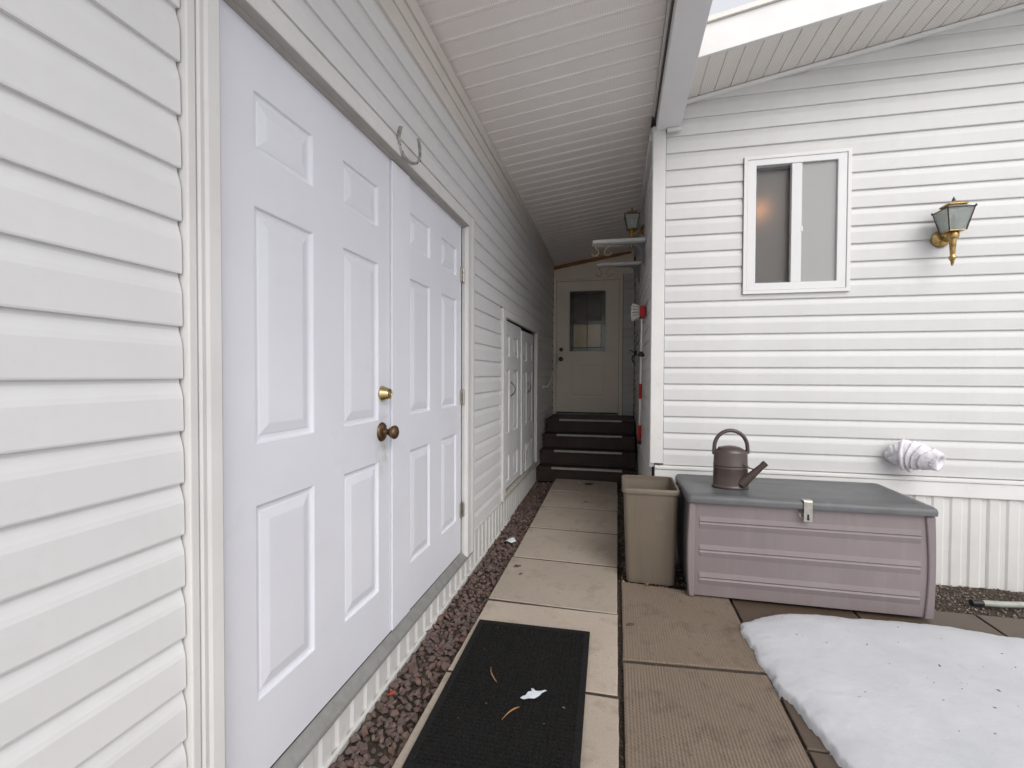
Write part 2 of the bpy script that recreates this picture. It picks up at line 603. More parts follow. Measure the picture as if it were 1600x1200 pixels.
def group_node(name, parent):
    o = bpy.data.objects.new(name, None)
    o.empty_display_size = 0.05
    COL.objects.link(o)
    o.parent = parent
    return o


# ------------------------------------------------------------------ the ground
XL, YG, XR, YE = -0.928, 3.466, 0.235, 6.97      # left wall, gable wall, passage wall, end wall
CH = 0.1143                                       # siding course

g = MB().add([(-150, -150, -0.10), (150, -150, -0.10), (150, 150, -0.10), (-150, 150, -0.10)], [(0, 1, 2, 3)])
tag(g.build('ground', 'ground'), kind='structure')
# beds of dark soil under stones and slabs
bed = MB().add([(-0.95, -0.5, -0.088), (4.4, -0.5, -0.088), (4.4, 3.48, -0.088), (-0.95, 3.48, -0.088)], [(0, 1, 2, 3)])
bed.add([(-0.95, 3.48, -0.088), (0.30, 3.48, -0.088), (0.30, 5.6, -0.05), (-0.95, 5.6, -0.05)], [(0, 1, 2, 3)])
tag(bed.build('soil', 'soil'), kind='structure')


def zp(y):
    return max(0.0, (y - 3.1) * 0.018)


path = bpy.data.objects.new('path', None)
COL.objects.link(path)
tag(path, kind='structure')


def slab(x0, x1, y0, y1, mat, dz=0.0, skew=(0, 0, 0, 0), th=0.06):
    """skew: y offset for corners (x0y0, x1y0, x1y1, x0y1)"""
    cx, cy = (x0 + x1) / 2, (y0 + y1) / 2
    e = 0.0045
    cs = [(x0, y0 + skew[0]), (x1, y0 + skew[1]), (x1, y1 + skew[2]), (x0, y1 + skew[3])]
    zz = [zp(c[1]) + dz + R0.uniform(-0.002, 0.002) for c in cs]
    m = MB()
    rings = []
    # lightly broken, uneven edges
    pts = []
    for k in range(4):
        a, b = cs[k], cs[(k + 1) % 4]
        za, zb = zz[k], zz[(k + 1) % 4]
        for i in range(12):
            t_ = i / 12
            pts.append((a[0] + (b[0] - a[0]) * t_, a[1] + (b[1] - a[1]) * t_, za + (zb - za) * t_))
    def ring(inset, drop):
        out = []
        for (x, y, z) in pts:
            jx = (noise.noise(Vector((x * 23, y * 23, 3.1)))) * 0.0025
            ix = 1 - inset / ((x1 - x0) / 2)
            iy = 1 - inset / ((y1 - y0) / 2)
            out.append((( x - cx) * ix + jx, (y - cy) * iy + jx, z - drop))
        return out
    rings = [ring(0.0, th), ring(0.0, e), ring(e * 0.35, e * 0.3), ring(e, 0)]
    m.loops(rings, cap0=False)
    o = m.build('paving_slab', mat, path)
    o.location = (cx, cy, 0)
    return o


JY = [0.02, 0.63, 1.245, 1.86, 2.512, 3.14, 3.755, 4.36, 4.93, 5.47]
for i in range(len(JY) - 1):
    s = 0.010 if i >= 4 else 0.004
    slab(-0.690 + R0.uniform(-0.006, 0.004), 0.013 + R0.uniform(-0.004, 0.004), JY[i] + 0.010, JY[i + 1] - 0.010, 'slab_pale', 0.0, (s, -s, -s, s))
# ribbed slabs right of the joint
for (y0, y1, sk) in ((0.22, 0.86, (0, 0, 0, 0)), (0.87, 1.48, (0, 0, 0.0, 0)), (1.495, 2.096, (0, 0, 0.045, 0.0)), (2.120, 2.925, (0.0, 0.045, -0.06, 0))):
    slab(0.036, 0.625, y0, y1, 'slab_ribbed', -0.004, sk)
for j, x0 in enumerate((0.640, 1.255, 1.870, 2.485, 3.10)):
    for (y0, y1) in ((-0.1, 0.51), (0.52, 1.13), (1.14, 1.75), (1.76, 2.37), (2.38, 2.96)):
        slab(x0, x0 + 0.603, y0, y1, 'slab_wet', -0.012 + R0.uniform(-0.003, 0.003))


# dirt packed into the joints
m = MB()
for jy in JY[1:-1]:
    m.add([(-0.70, jy - 0.03, zp(jy) - 0.0045), (0.02, jy - 0.03, zp(jy) - 0.0045), (0.02, jy + 0.03, zp(jy) - 0.0045), (-0.70, jy + 0.03, zp(jy) - 0.0045)], [(0, 1, 2, 3)])
for (ya, yb) in ((1.465, 1.51), (2.06, 2.19)):
    m.add([(0.03, ya, -0.0095), (0.63, ya, -0.0095), (0.63, yb, -0.0095), (0.03, yb, -0.0095)], [(0, 1, 2, 3)])
m.add([(0.0, 0.2, -0.030), (0.05, 0.2, -0.030), (0.05, 2.95, -0.030), (0.0, 2.95, -0.030)], [(0, 1, 2, 3)])
m.add([(0.615, 0.2, -0.026), (0.65, 0.2, -0.026), (0.65, 2.95, -0.026), (0.615, 2.95, -0.026)], [(0, 1, 2, 3)])
tag(m.build('joint_dirt', 'soil'), kind='structure')
# ---- stones
def rock_mesh(name, seed, flat=0.7, n=13):
    rr = random.Random(seed)
    bm = bmesh.new()
    for k in range(n):
        v = Vector((rr.gauss(0, 1), rr.gauss(0, 1), rr.gauss(0, 1))).normalized()
        v *= rr.uniform(0.78, 1.08)
        bm.verts.new((v.x * rr.uniform(0.9, 1.15), v.y * 0.85, v.z * flat))
    bmesh.ops.convex_hull(bm, input=bm.verts)
    for v in [v for v in bm.verts if not v.link_faces]:
        bm.verts.remove(v)
    bmesh.ops.recalc_face_normals(bm, faces=bm.faces)
    me = bpy.data.meshes.new(name)
    bm.to_mesh(me)
    bm.free()
    return me


rocks = [rock_mesh('stone', s, 0.72, 15) for s in range(10)]
for me in rocks:
    me.materials.append(MATS['lava'])
gravel_bed = MB()
nx, ny = 5, 90
gx = lambda i: -0.955 + 0.262 * i / (nx - 1)
gy = lambda j: 0.1 + 5.42 * j / (ny - 1)
gz = lambda x, y: -0.062 + zp(y) + 0.006 * noise.noise(Vector((x * 9, y * 9, 0)))
gravel_bed.add([(gx(i), gy(j), gz(gx(i), gy(j))) for j in range(ny) for i in range(nx)],
               [(j * nx + i, j * nx + i + 1, (j + 1) * nx + i + 1, (j + 1) * nx + i) for j in range(ny - 1) for i in range(nx - 1)])
gb = gravel_bed.build('gravel_strip', 'soil')
tag(gb, kind='structure')

rk = random.Random(3)
spots = []
cell = {}
def try_spot(x, y, r):
    k = (int(x / 0.05 + 100), int(y / 0.05))
    for a in (-1, 0, 1):
        for b in (-1, 0, 1):
            for (px, py, pr) in cell.get((k[0] + a, k[1] + b), ()):
                if (px - x) ** 2 + (py - y) ** 2 < (0.80 * (pr + r)) ** 2:
                    return False
    cell.setdefault(k, []).append((x, y, r))
    return True


for _ in range(26000):
    y = rk.uniform(1.0, 5.45)
    x = rk.uniform(-0.915, -0.700 if y > 2.28 or y < 1.3 else -0.692)
    r = rk.uniform(0.012, 0.0235) * (1.25 if rk.random() < 0.12 else 1)
    if try_spot(x, y, r):
        spots.append((x, y, r))
spots.sort(key=lambda s: s[1])
near = [s for s in spots if s[1] > 1.42][:285]
nearset = set(near)
mass_v, mass_f = [], []


def stone_into(me, loc, rot, sc, V, F):
    M = Matrix.LocRotScale(Vector(loc), rot, Vector(sc))
    o = len(V)
    V.extend(tuple(M @ v.co) for v in me.vertices)
    F.extend(tuple(i + o for i in p.vertices) for p in me.polygons)


from mathutils import Euler
for s in spots:
    x, y, r = s
    me = rk.choice(rocks)
    rot = Euler((rk.uniform(-0.5, 0.5), rk.uniform(-0.5, 0.5), rk.uniform(0, 6.3)))
    sc = (r * rk.uniform(0.95, 1.3), r * rk.uniform(0.9, 1.15), r * rk.uniform(0.75, 1.1))
    z = gz(x, y) + r * 0.55
    if s in nearset:
        o = put(me, 'stone', gb, (x, y, z), rot, sc)
    else:
        stone_into(me, (x, y, z), rot.to_quaternion(), sc, mass_v, mass_f)
# a second, looser layer on top
for _ in range(620):
    y = rk.uniform(1.0, 5.4)
    x = rk.uniform(-0.90, -0.715)
    r = rk.uniform(0.009, 0.016)
    rot = Euler((rk.uniform(-0.8, 0.8), rk.uniform(-0.8, 0.8), rk.uniform(0, 6.3)))
    stone_into(rk.choice(rocks), (x, y, gz(x, y) + 0.020), rot.to_quaternion(), (r * 1.15, r, r * 0.9), mass_v, mass_f)
mb = MB()
mb.add(mass_v, mass_f)
o = mb.build('stones', 'lava_mass', gb)
tag(o, 'lava stones in the strip towards the steps', kind='stuff')

# small brown gravel by the gable skirting and in the joints
gv, gf = [], []
peb = [rock_mesh('pebble', 40 + s, 0.7, 9) for s in range(6)]
for _ in range(6500):
    m_ = rk.random()
    if m_ < 0.72:
        x, y = rk.uniform(0.04, 3.3), rk.uniform(2.96, 3.45)
        z = -0.055 + 0.012 * noise.noise(Vector((x * 5, y * 5, 2)))
        if x < 0.62:
            z = -0.03
    elif m_ < 0.86:
        x, y = rk.uniform(0.012, 0.036), rk.uniform(1.2, 2.95)
        z = -0.035
    else:
        x, y = rk.uniform(0.02, 0.22), rk.uniform(2.95, 5.4)
        z = -0.035 + zp(y)
    r = rk.uniform(0.003, 0.0085)
    rot = Euler((rk.uniform(-1, 1), rk.uniform(-1, 1), rk.uniform(0, 6.3)))
    stone_into(rk.choice(peb), (x, y, z), rot.to_quaternion(), (r * 1.3, r, r * 0.8), gv, gf)
mb = MB()
gn = 40
mb.add([(0.02 + 4.3 * i / gn, 2.94 + 0.53 * j / 8, -0.062 + 0.012 * noise.noise(Vector(((0.02 + 4.3 * i / gn) * 5, (2.94 + 0.53 * j / 8) * 5, 2)))) for j in range(9) for i in range(gn + 1)],
       [(j * (gn + 1) + i, j * (gn + 1) + i + 1, (j + 1) * (gn + 1) + i + 1, (j + 1) * (gn + 1) + i) for j in range(8) for i in range(gn)])
tag(mb.build('gravel_border', 'soil'), kind='structure')
mb = MB()
mb.add(gv, gf)
tag(mb.build('gravel', 'pea_gravel'), 'fine brown gravel along the foot of the right wall and in the slab joints', kind='stuff')

# ---- snow patch
SB = [(0.612, 2.545), (0.602, 2.44), (0.604, 2.30), (0.618, 2.16), (0.655, 2.0), (0.69, 1.86), (0.73, 1.66), (0.76, 1.42), (0.80, 1.15), (1.2, 0.85), (2.2, 0.75), (4.2, 0.8),
      (4.3, 2.2), (3.2, 2.52), (2.5, 2.62), (2.1, 2.66), (1.9, 2.68), (1.75, 2.695), (1.6, 2.735), (1.40, 2.735), (1.1, 2.712), (0.945, 2.705), (0.83, 2.675), (0.72, 2.605), (0.67, 2.572)]


def sd_poly(px, py, poly):
    d = 1e9
    ins = False
    n = len(poly)
    for i in range(n):
        ax, ay = poly[i]
        bx, by = poly[(i + 1) % n]
        ex, ey = bx - ax, by - ay
        wx, wy = px - ax, py - ay
        t_ = max(0, min(1, (wx * ex + wy * ey) / (ex * ex + ey * ey)))
        dx, dy = wx - ex * t_, wy - ey * t_
        d = min(d, dx * dx + dy * dy)
        if (ay > py) != (by > py) and px < (bx - ax) * (py - ay) / (by - ay) + ax:
            ins = not ins
    d = math.sqrt(d)
    return d if ins else -d


def snow_h(x, y):
    d = sd_poly(x, y, SB) + 0.012 * noise.noise(Vector((x * 12, y * 12, 0))) + 0.0065 * noise.noise(Vector((x * 40, y * 40, 5)))
    if d < 0:
        return -0.03 + max(d, -0.03)
    edge = 1 - math.exp(-d / 0.055)
    edge = min(1, (d / 0.006)) ** 0.5 * 0.40 + edge * 0.60
    return -0.012 + 0.050 * edge + 0.008 * noise.noise(Vector((x * 1.7, y * 1.7, 1))) * edge + 0.0010 * noise.noise(Vector((x * 30, y * 30, 4))) * edge + 0.02 * min(1, d / 0.6)


mb = MB()
xs = [0.57 + 0.0105 * i for i in range(150)]
while xs[-1] < 4.35:
    xs.append(xs[-1] + 0.04)
ys = [0.70 + 0.03 * i for i in range(24)]
while ys[-1] < 2.78:
    ys.append(ys[-1] + 0.0105)
hh = [[snow_h(x, y) for x in xs] for y in ys]
nX = len(xs)
vs = [(xs[i], ys[j], hh[j][i]) for j in range(len(ys)) for i in range(nX)]
fs = []
for j in range(len(ys) - 1):
    for i in range(nX - 1):
        if max(hh[j][i], hh[j][i + 1], hh[j + 1][i], hh[j + 1][i + 1]) > -0.02:
            fs.append((j * nX + i, j * nX + i + 1, (j + 1) * nX + i + 1, (j + 1) * nX + i))
mb.add(vs, fs)
me = mb.mesh('snow_patch')
bm = bmesh.new()
bm.from_mesh(me)
bmesh.ops.delete(bm, geom=[v for v in bm.verts if not v.link_faces], context='VERTS')
bm.to_mesh(me)
bm.free()
o = link('snow_patch', me, 'snow', smooth=True, angle=180)
tag(o, 'melting white snow lying over the slabs in front of the storage box', kind='stuff')


# ------------------------------------------------------------------ siding boards
def board_profile(h=CH):
    # (out, z): flat lower face, cove upper face tucked behind the course above
    return [(-0.0125, 0.0), (0.0, 0.0), (0.0012, 0.004), (0.0006, 0.040), (0.0, 0.071), (-0.0022, 0.082), (-0.0058, 0.094), (-0.0095, 0.105), (-0.0110, h + 0.008), (-0.0135, h + 0.008)]


SIDE_CACHE = {}


def clip_prof(pr, lo, hi):
    for lim, sg in ((lo, 1), (hi, -1)):
        out = []
        for p, q in zip(pr, pr[1:] + pr[:1]):
            a_, b_ = (p[1] - lim) * sg, (q[1] - lim) * sg
            if a_ >= 0:
                out.append(p)
            if (a_ < 0) != (b_ < 0):
                s_ = a_ / (a_ - b_)
                out.append((p[0] + (q[0] - p[0]) * s_, lim))
        pr = out
    return pr


def siding(parent, axis, face, a, b, z, mat, h=CH, lo=-1, hi=9):
    """axis 'y': wall facing +x at x=face; 'x': wall facing -y at y=face; '-x' wall facing -x"""
    L = round(b - a, 4)
    key = (axis, L, mat, h, round(lo, 4), round(hi, 4))
    me = SIDE_CACHE.get(key)
    if me is None:
        m = MB()
        pr = clip_prof(board_profile(h), lo, hi)
        if axis == 'y':
            m.prism(pr, lambda p, t_: (p[0], t_, p[1]), 0, L)
        elif axis == 'x':
            m.prism(pr, lambda p, t_: (t_, -p[0], p[1]), 0, L)
        else:
            m.prism(pr, lambda p, t_: (-p[0], t_, p[1]), 0, L)
        me = m.mesh('siding_board')
        me.materials.append(MATS[mat])
        SIDE_CACHE[key] = me
    loc = {'y': (face, a, z), 'x': (a, face, z), '-x': (face, a, z)}[axis]
    return put(me, 'siding_board', parent, loc)


def ribbed_skirt(parent, axis, face, a, b, z0, z1, pitch=0.094, mat='skirt'):
    """vertical ribbed skirting panels, each one sheet with three ribs"""
    w = pitch * 4
    t_ = a
    cache = {}
    while t_ < b - 0.01:
        L = round(min(w, b - t_), 4)
        me = cache.get(L)
        if me is None:
            pts = []
            s = 0.0
            while s < L - 1e-6:
                for (ds, d) in ((0.0, -0.004), (0.012, 0.0035), (0.060, 0.0035), (0.072, -0.004), (0.082, -0.004)):
                    if s + ds < L:
                        pts.append((s + ds, d))
                s += pitch
            pts.append((L, -0.004))
            prof = pts + [(L, -0.010), (0, -0.010)]
            m = MB()
            fn = {'y': lambda p, q: (p[1], p[0], q), 'x': lambda p, q: (p[0], -p[1], q), '-x': lambda p, q: (-p[1], p[0], q)}[axis]
            m.prism(prof, fn, 0, z1 - z0)
            me = m.mesh('skirting_panel')
            me.materials.append(MATS[mat])
            cache[L] = me
        loc = {'y': (face, t_, z0), 'x': (t_, face, z0), '-x': (face, t_, z0)}[axis]
        put(me, 'skirting_panel', parent, loc)
        t_ += w + 0.0015


# ------------------------------------------------------------------ left building
lh = thing('clad_building', 'long white vinyl clad building with double doors beside the path', 'building', (XL, 3.5, 0))
LO = Vector((-XL, -3.5, 0))
lh_c = bpy.data.objects.new('_', None)
bpy.data.objects.remove(lh_c)


class Sub:
    """builds children of a thing in world coordinates"""
    def __init__(self, root):
        self.root = root
        self.inv = Matrix.Translation(root.location).inverted() if root.rotation_euler.z == 0 else root.matrix_basis.inverted()

    def fix(self, o):
        o.parent = self.root
        o.matrix_parent_inverse = self.inv
        return o


L = Sub(lh)
# solid carcass behind the cladding; door recesses are formed by its front layer
c = MB()
c.box(-4.2, -1.02, -3.0, 7.3, -0.1, 3.0)
c.box(-1.021, -0.952, -3.0, 0.90, -0.1, 2.98)
c.box(-1.0205, -0.952, 0.90, 2.90, 2.20, 2.98)
c.box(-1.0205, -0.952, 0.90, 2.90, -0.1, 0.09)
c.box(-1.021, -0.952, 2.90, 3.80, -0.1, 2.98)
c.box(-1.0205, -0.952, 3.80, 5.50, 1.77, 2.98)
c.box(-1.0205, -0.952, 3.80, 5.50, -0.1, 0.22)
c.box(-1.021, -0.952, 5.50, 7.3, -0.1, 2.98)
L.fix(c.build('wall', 'sheathing'))

k = 0
z = 0.21
TOP = 2.69
while z < TOP - 0.02:
    if z > 2.26:
        L.fix(siding(None, 'y', XL, -2.4, 3.7, z, 'vinyl_y'))
        L.fix(siding(None, 'y', XL, 3.702, YE - 0.012, z, 'vinyl_y'))
    else:
        L.fix(siding(None, 'y', XL, -2.4, 0.851, z, 'vinyl_y'))      # before the double doors
        if z + CH * 0.5 > 1.80:
            L.fix(siding(None, 'y', XL, 2.972, YE - 0.012, z, 'vinyl_y'))
        else:
            L.fix(siding(None, 'y', XL, 2.972, 3.762, z, 'vinyl_y'))
            L.fix(siding(None, 'y', XL, 5.565, YE - 0.012, z, 'vinyl_y'))
    z += CH
# frieze under the soffit with a dark gap below it
m = MB()
m.box(-0.952, -0.920, -2.4, YE - 0.004, 2.712, 2.800)
L.fix(m.build('frieze_board', 'frieze', bevel=0.003))
m = MB()
m.box(-0.952, -0.914, -2.4, YE - 0.004, 2.803, 2.87)
L.fix(m.build('frieze_board', 'frieze', bevel=0.004))
m = MB()
m.box(-0.952, -0.940, -2.4, YE - 0.004, 2.66, 2.711)
L.fix(m.build('frieze_gap', 'shadow_gap'))
m = MB()
m.prism([(-0.952, 2.872), (-0.905, 2.872), (-0.897, 2.885), (-0.893, 2.925), (-0.952, 2.935)], lambda p, t_: (p[0], t_, p[1]), -2.4, YE - 0.004)
L.fix(m.build('cornice_trim', 'frieze', bevel=0.002))
# starter trim under the siding and skirting
for (a, b) in ((-2.4, 0.851), (2.972, 3.762), (5.565, YE - 0.7)):
    m = MB()
    m.box(-0.950, -0.924, a, b, 0.193, 0.2095)
    L.fix(m.build('starter_trim', 'trim', bevel=0.002))
m = MB()
m.prism([(-4.4, 3.60), (-0.93, 3.001), (-0.93, 3.05), (-4.4, 3.66)], lambda p, t_: (p[0], t_, p[1]), -3.1, 7.35)
L.fix(m.build('roof', 'frieze'))
ribbed_parent = group_node('skirting', lh)
ribbed_parent.matrix_parent_inverse = L.inv
ribbed_skirt(ribbed_parent, 'y', -0.936, -2.4, 0.96, -0.075, 0.193)
ribbed_skirt(ribbed_parent, 'y', -0.936, 0.962, 2.95, -0.075, 0.078)
ribbed_skirt(ribbed_parent, 'y', -0.936, 2.952, 5.5, -0.075, 0.193)
ribbed_skirt(ribbed_parent, 'y', -0.936, 5.502, 6.3, -0.04, 0.193)
m = MB()
m.box(-0.934, -0.920, -2.4, 5.45, -0.085, -0.040)
L.fix(m.build('skirting_track', 'skirt', bevel=0.002))
m = MB()
m.box(-0.952, -0.947, -2.4, 0.95, -0.09, 0.19)
m.box(-0.952, -0.947, 0.951, 2.95, -0.09, 0.075)
m.box(-0.952, -0.947, 2.951, 6.9, -0.09, 0.19)
L.fix(m.build('skirting_backing', 'sheathing'))


# ---- panel doors
def panel_door(sub, label, y0, y1, z0, z1, xf, rects, mat, thick=0.04, prof=None, tilt=0):
    """slab facing +x with openings, each filled by a moulded panel of its own"""
    prof = prof or [(0, 0), (0.003, -0.0015), (0.006, -0.0085), (0.012, -0.0105), (0.020, -0.0105), (0.024, -0.0075), (0.050, -0.0020), (0.055, -0.0016)]
    cy, cz = (y0 + y1) / 2, (z0 + z1) / 2
    ysx = sorted({y0, y1} | {r[0] for r in rects} | {r[1] for r in rects})
    zsx = sorted({z0, z1} | {r[2] for r in rects} | {r[3] for r in rects})
    m = MB()
    idx = {}
    for a in ysx:
        for b in zsx:
            idx[(a, b)] = len(m.v)
            m.v.append((0, a - cy, b - cz))
    for i in range(len(ysx) - 1):
        for j in range(len(zsx) - 1):
            my, mz = (ysx[i] + ysx[i + 1]) / 2, (zsx[j] + zsx[j + 1]) / 2
            if any(r[0] < my < r[1] and r[2] < mz < r[3] for r in rects):
                continue
            m.f.append((idx[(ysx[i], zsx[j])], idx[(ysx[i + 1], zsx[j])], idx[(ysx[i + 1], zsx[j + 1])], idx[(ysx[i], zsx[j + 1])]))
    e = [(0, y0 - cy, z0 - cz), (0, y1 - cy, z0 - cz), (0, y1 - cy, z1 - cz), (0, y0 - cy, z1 - cz)]
    m.loops([[(p[0], p[1], p[2]) for p in e], [(-thick, p[1], p[2]) for p in e]], cap0=False)
    d = m.build('door', mat)
    d.location = (xf, cy, cz)
    d['label'] = label
    sub.fix(d)
    for r in rects:
        pm = MB()
        rings = []
        for ins, dp in prof:
            rings.append([(dp, r[0] + ins - cy, r[2] + ins - cz), (dp, r[1] - ins - cy, r[2] + ins - cz), (dp, r[1] - ins - cy, r[3] - ins - cz), (dp, r[0] + ins - cy, r[3] - ins - cz)])
        pm.loops(rings, cap0=False)
        pm.build('panel', mat, d)
    return d


def six(ya, yb, yc, yd, zr):
    return [(a, b, z0, z1) for (a, b) in ((ya, yb), (yc, yd)) for (z0, z1) in zr]


ZR = [(0.355, 0.893), (1.060, 1.702), (1.845, 2.010)]
dA = panel_door(L, 'white six panel door leaf with brass lock and dark brass knob', 0.952, 1.853, 0.136, 2.165, -0.950, six(1.088, 1.340, 1.508, 1.760, ZR), 'door_paint_knob')
dB = panel_door(L, 'white six panel door leaf hinged beside the siding', 1.858, 2.800, 0.136, 2.165, -0.950, six(2.060, 2.303, 2.465, 2.715, ZR), 'door_paint')


def child(parent, o):
    """o modelled in world coordinates becomes a child of a part"""
    o.parent = parent
    o.matrix_parent_inverse = (Matrix.Translation(parent.location)).inverted()
    return o


# astragal on the second leaf
m = MB()
m.box(-0.9495, -0.940, 1.861, 2.040, 0.14, 2.162)
m.v = m.v
ast = m.build('astragal', 'door_paint', bevel=0.003)
child(dB, ast)
# deadbolt
m = MB()
m.lathe([(0.033, 0), (0.033, 0.004), (0.031, 0.008), (0.022, 0.034), (0.0205, 0.037), (0.018, 0.0365), (0.017, 0.034)], (-0.9505, 1.790, 1.170), 'x', 24)
m.box(-0.9175, -0.9145, 1.7895, 1.7915, 1.165, 1.175)
child(dA, m.build('deadbolt', 'brass_bright', smooth=True, angle=40))
m = MB()
m.lathe([(0.040, 0), (0.040, 0.003), (0.036, 0.008), (0.024, 0.012), (0.0145, 0.016), (0.012, 0.026), (0.013, 0.034), (0.020, 0.040), (0.0265, 0.050), (0.0285, 0.058), (0.0255, 0.066), (0.017, 0.071), (0.007, 0.073)], (-0.9505, 1.785, 1.012), 'x', 26)
child(dA, m.build('knob', 'antique_brass', smooth=True, angle=50))
for hz in (1.869, 1.111, 0.404):
    m = MB()
    m.lathe([(0.007, -0.045), (0.008, -0.044), (0.008, -0.016), (0.0065, -0.015), (0.0065, -0.014), (0.008, -0.013), (0.008, 0.014), (0.0065, 0.015), (0.008, 0.016), (0.008, 0.044), (0.006, 0.047)], (-0.938, 2.812, hz), 'z', 10)
    m.box(-0.9495, -0.943, 2.780, 2.810, hz - 0.045, hz + 0.045)
    child(dB, m.build('hinge', 'steel'))

# frame of the double doors
fr = group_node('door_frame', lh)
fr.matrix_parent_inverse = L.inv


def bar(parent, name, mat, x0, x1, y0, y1, z0, z1, bevel=0.003):
    m = MB()
    m.box(x0, x1, y0, y1, z0, z1)
    return m.build(name, mat, parent, bevel=bevel)


bar(fr, 'corner_strip', 'trim', -0.952, -0.914, 0.855, 0.877, -0.04, 2.2655)
# brick moulding at the left jamb with stepped face
m = MB()
m.prism([(-0.952, 0.880), (-0.915, 0.880), (-0.912, 0.886), (-0.914, 0.898), (-0.910, 0.906), (-0.908, 0.935), (-0.914, 0.944), (-0.952, 0.9495)], lambda p, t_: (p[0], p[1], t_), -0.04, 2.2545)
m.build('jamb', 'trim', fr)
m = MB()
m.prism([(-0.952, 2.820), (-0.932, 2.8205), (-0.922, 2.826), (-0.914, 2.838), (-0.916, 2.90), (-0.910, 2.935), (-0.914, 2.968), (-0.952, 2.969)], lambda p, t_: (p[0], p[1], t_), 0.095, 2.2545)
m.build('jamb', 'trim', fr)
# head: sloped dark underside, moulding above
m = MB()
m.prism([(-0.952, 2.168), (-0.935, 2.168), (-0.934, 2.174), (-0.905, 2.176), (-0.902, 2.182), (-0.902, 2.212), (-0.907, 2.220), (-0.907, 2.230), (-0.912, 2.237), (-0.912, 2.250), (-0.920, 2.2545), (-0.952, 2.2545)], lambda p, t_: (p[0], t_, p[1]), 0.9505, 2.8195)
m.build('head', 'trim', fr)
m = MB()
m.prism([(-0.9515, 2.1655), (-0.9325, 2.1655), (-0.9318, 2.1700), (-0.9035, 2.1715), (-0.9035, 2.1755), (-0.9345, 2.1735), (-0.9515, 2.1675)], lambda p, t_: (p[0], t_, p[1]), 0.9505, 2.8195)
m.build('weatherstrip', 'head_grey', fr)
m = MB()
m.prism([(-0.950, 2.2555), (-0.908, 2.2555), (-0.908, 2.259), (-0.920, 2.2655), (-0.950, 2.2655)], lambda p, t_: (p[0], t_, p[1]), 0.879, 2.969)
m.build('drip_cap', 'trim', fr)
m = MB()
m.prism([(-0.951, 0.082), (-0.917, 0.080), (-0.915, 0.088), (-0.918, 0.096), (-0.944, 0.127), (-0.951, 0.131)], lambda p, t_: (p[0], t_, p[1]), 0.951, 2.966)
m.build('threshold', 'alum_sill', fr, bevel=0.0015)

# ---- the low double doors further back
ZR2 = [(0.30, 0.53), (0.73, 1.295), (1.41, 1.60)]
pprof = [(0, 0), (0.004, -0.002), (0.008, -0.011), (0.020, -0.011), (0.045, -0.003), (0.050, -0.002)]
dC = panel_door(L, 'low white panel door leaf with a dark pull, next to the siding', 3.882, 4.645, 0.245, 1.722, -0.945, six(3.935, 4.145, 4.30, 4.51, ZR2), 'door_paint_old', prof=pprof)
dD = panel_door(L, 'low white panel door leaf, warped and split at its lower corner', 4.653, 5.395, 0.245, 1.700, -0.941, six(4.735, 4.935, 5.085, 5.30, [(0.73, 1.29), (1.40, 1.595), (0.33, 0.53)]), 'door_paint_old', prof=pprof)
dC.rotation_euler = (radians(-0.35), 0, 0)
dD.rotation_euler = (radians(0.9), 0, radians(1.2))
for dd, yy in ((dC, 4.19), (dD, 4.985)):
    m = MB()
    pts = [(-0.944, yy, 1.06), (-0.930, yy, 1.068), (-0.910, yy, 1.09), (-0.903, yy, 1.12), (-0.910, yy, 1.15), (-0.930, yy, 1.172), (-0.944, yy, 1.18)]
    m.tube(pts, 0.0055, 8)
    m.lathe([(0.012, 0), (0.011, 0.004)], (-0.946, yy, 1.055), 'x', 10)
    m.lathe([(0.012, 0), (0.011, 0.004)], (-0.946, yy, 1.185), 'x', 10)
    child(dd, m.build('pull_handle', 'pull_steel', smooth=True))
# the split, curled corner of the right leaf
m = MB()
m.add([(-0.932, 4.83, 0.245), (-0.905, 5.06, 0.262), (-0.912, 5.30, 0.275), (-0.925, 5.28, 0.47), (-0.934, 5.05, 0.50), (-0.934, 4.86, 0.44),
       (-0.940, 4.83, 0.245), (-0.915, 5.06, 0.262), (-0.922, 5.30, 0.275), (-0.935, 5.28, 0.47), (-0.942, 5.05, 0.50), (-0.942, 4.86, 0.44)],
      [(0, 1, 4, 5), (1, 2, 3, 4), (11, 10, 7, 6), (10, 9, 8, 7), (0, 6, 7, 1), (1, 7, 8, 2), (2, 8, 9, 3), (3, 9, 10, 4), (4, 10, 11, 5), (5, 11, 6, 0)])
child(dD, m.build('torn_skin', 'door_paint_old'))
fr2 = group_node('door_frame', lh)
fr2.matrix_parent_inverse = L.inv
bar(fr2, 'jamb', 'trim', -0.952, -0.912, 3.772, 3.872, 0.20, 1.80)
bar(fr2, 'jamb', 'trim', -0.952, -0.912, 5.445, 5.553, 0.20, 1.80)
bar(fr2, 'head', 'trim', -0.952, -0.9125, 3.8735, 5.4435, 1.738, 1.799)
bar(fr2, 'stop_board', 'raw_wood', -0.985, -0.955, 5.33, 5.4445, 0.245, 1.73)
bar(fr2, 'sill', 'strip_grey', -0.952, -0.908, 3.80, 5.53, 0.198, 0.232)

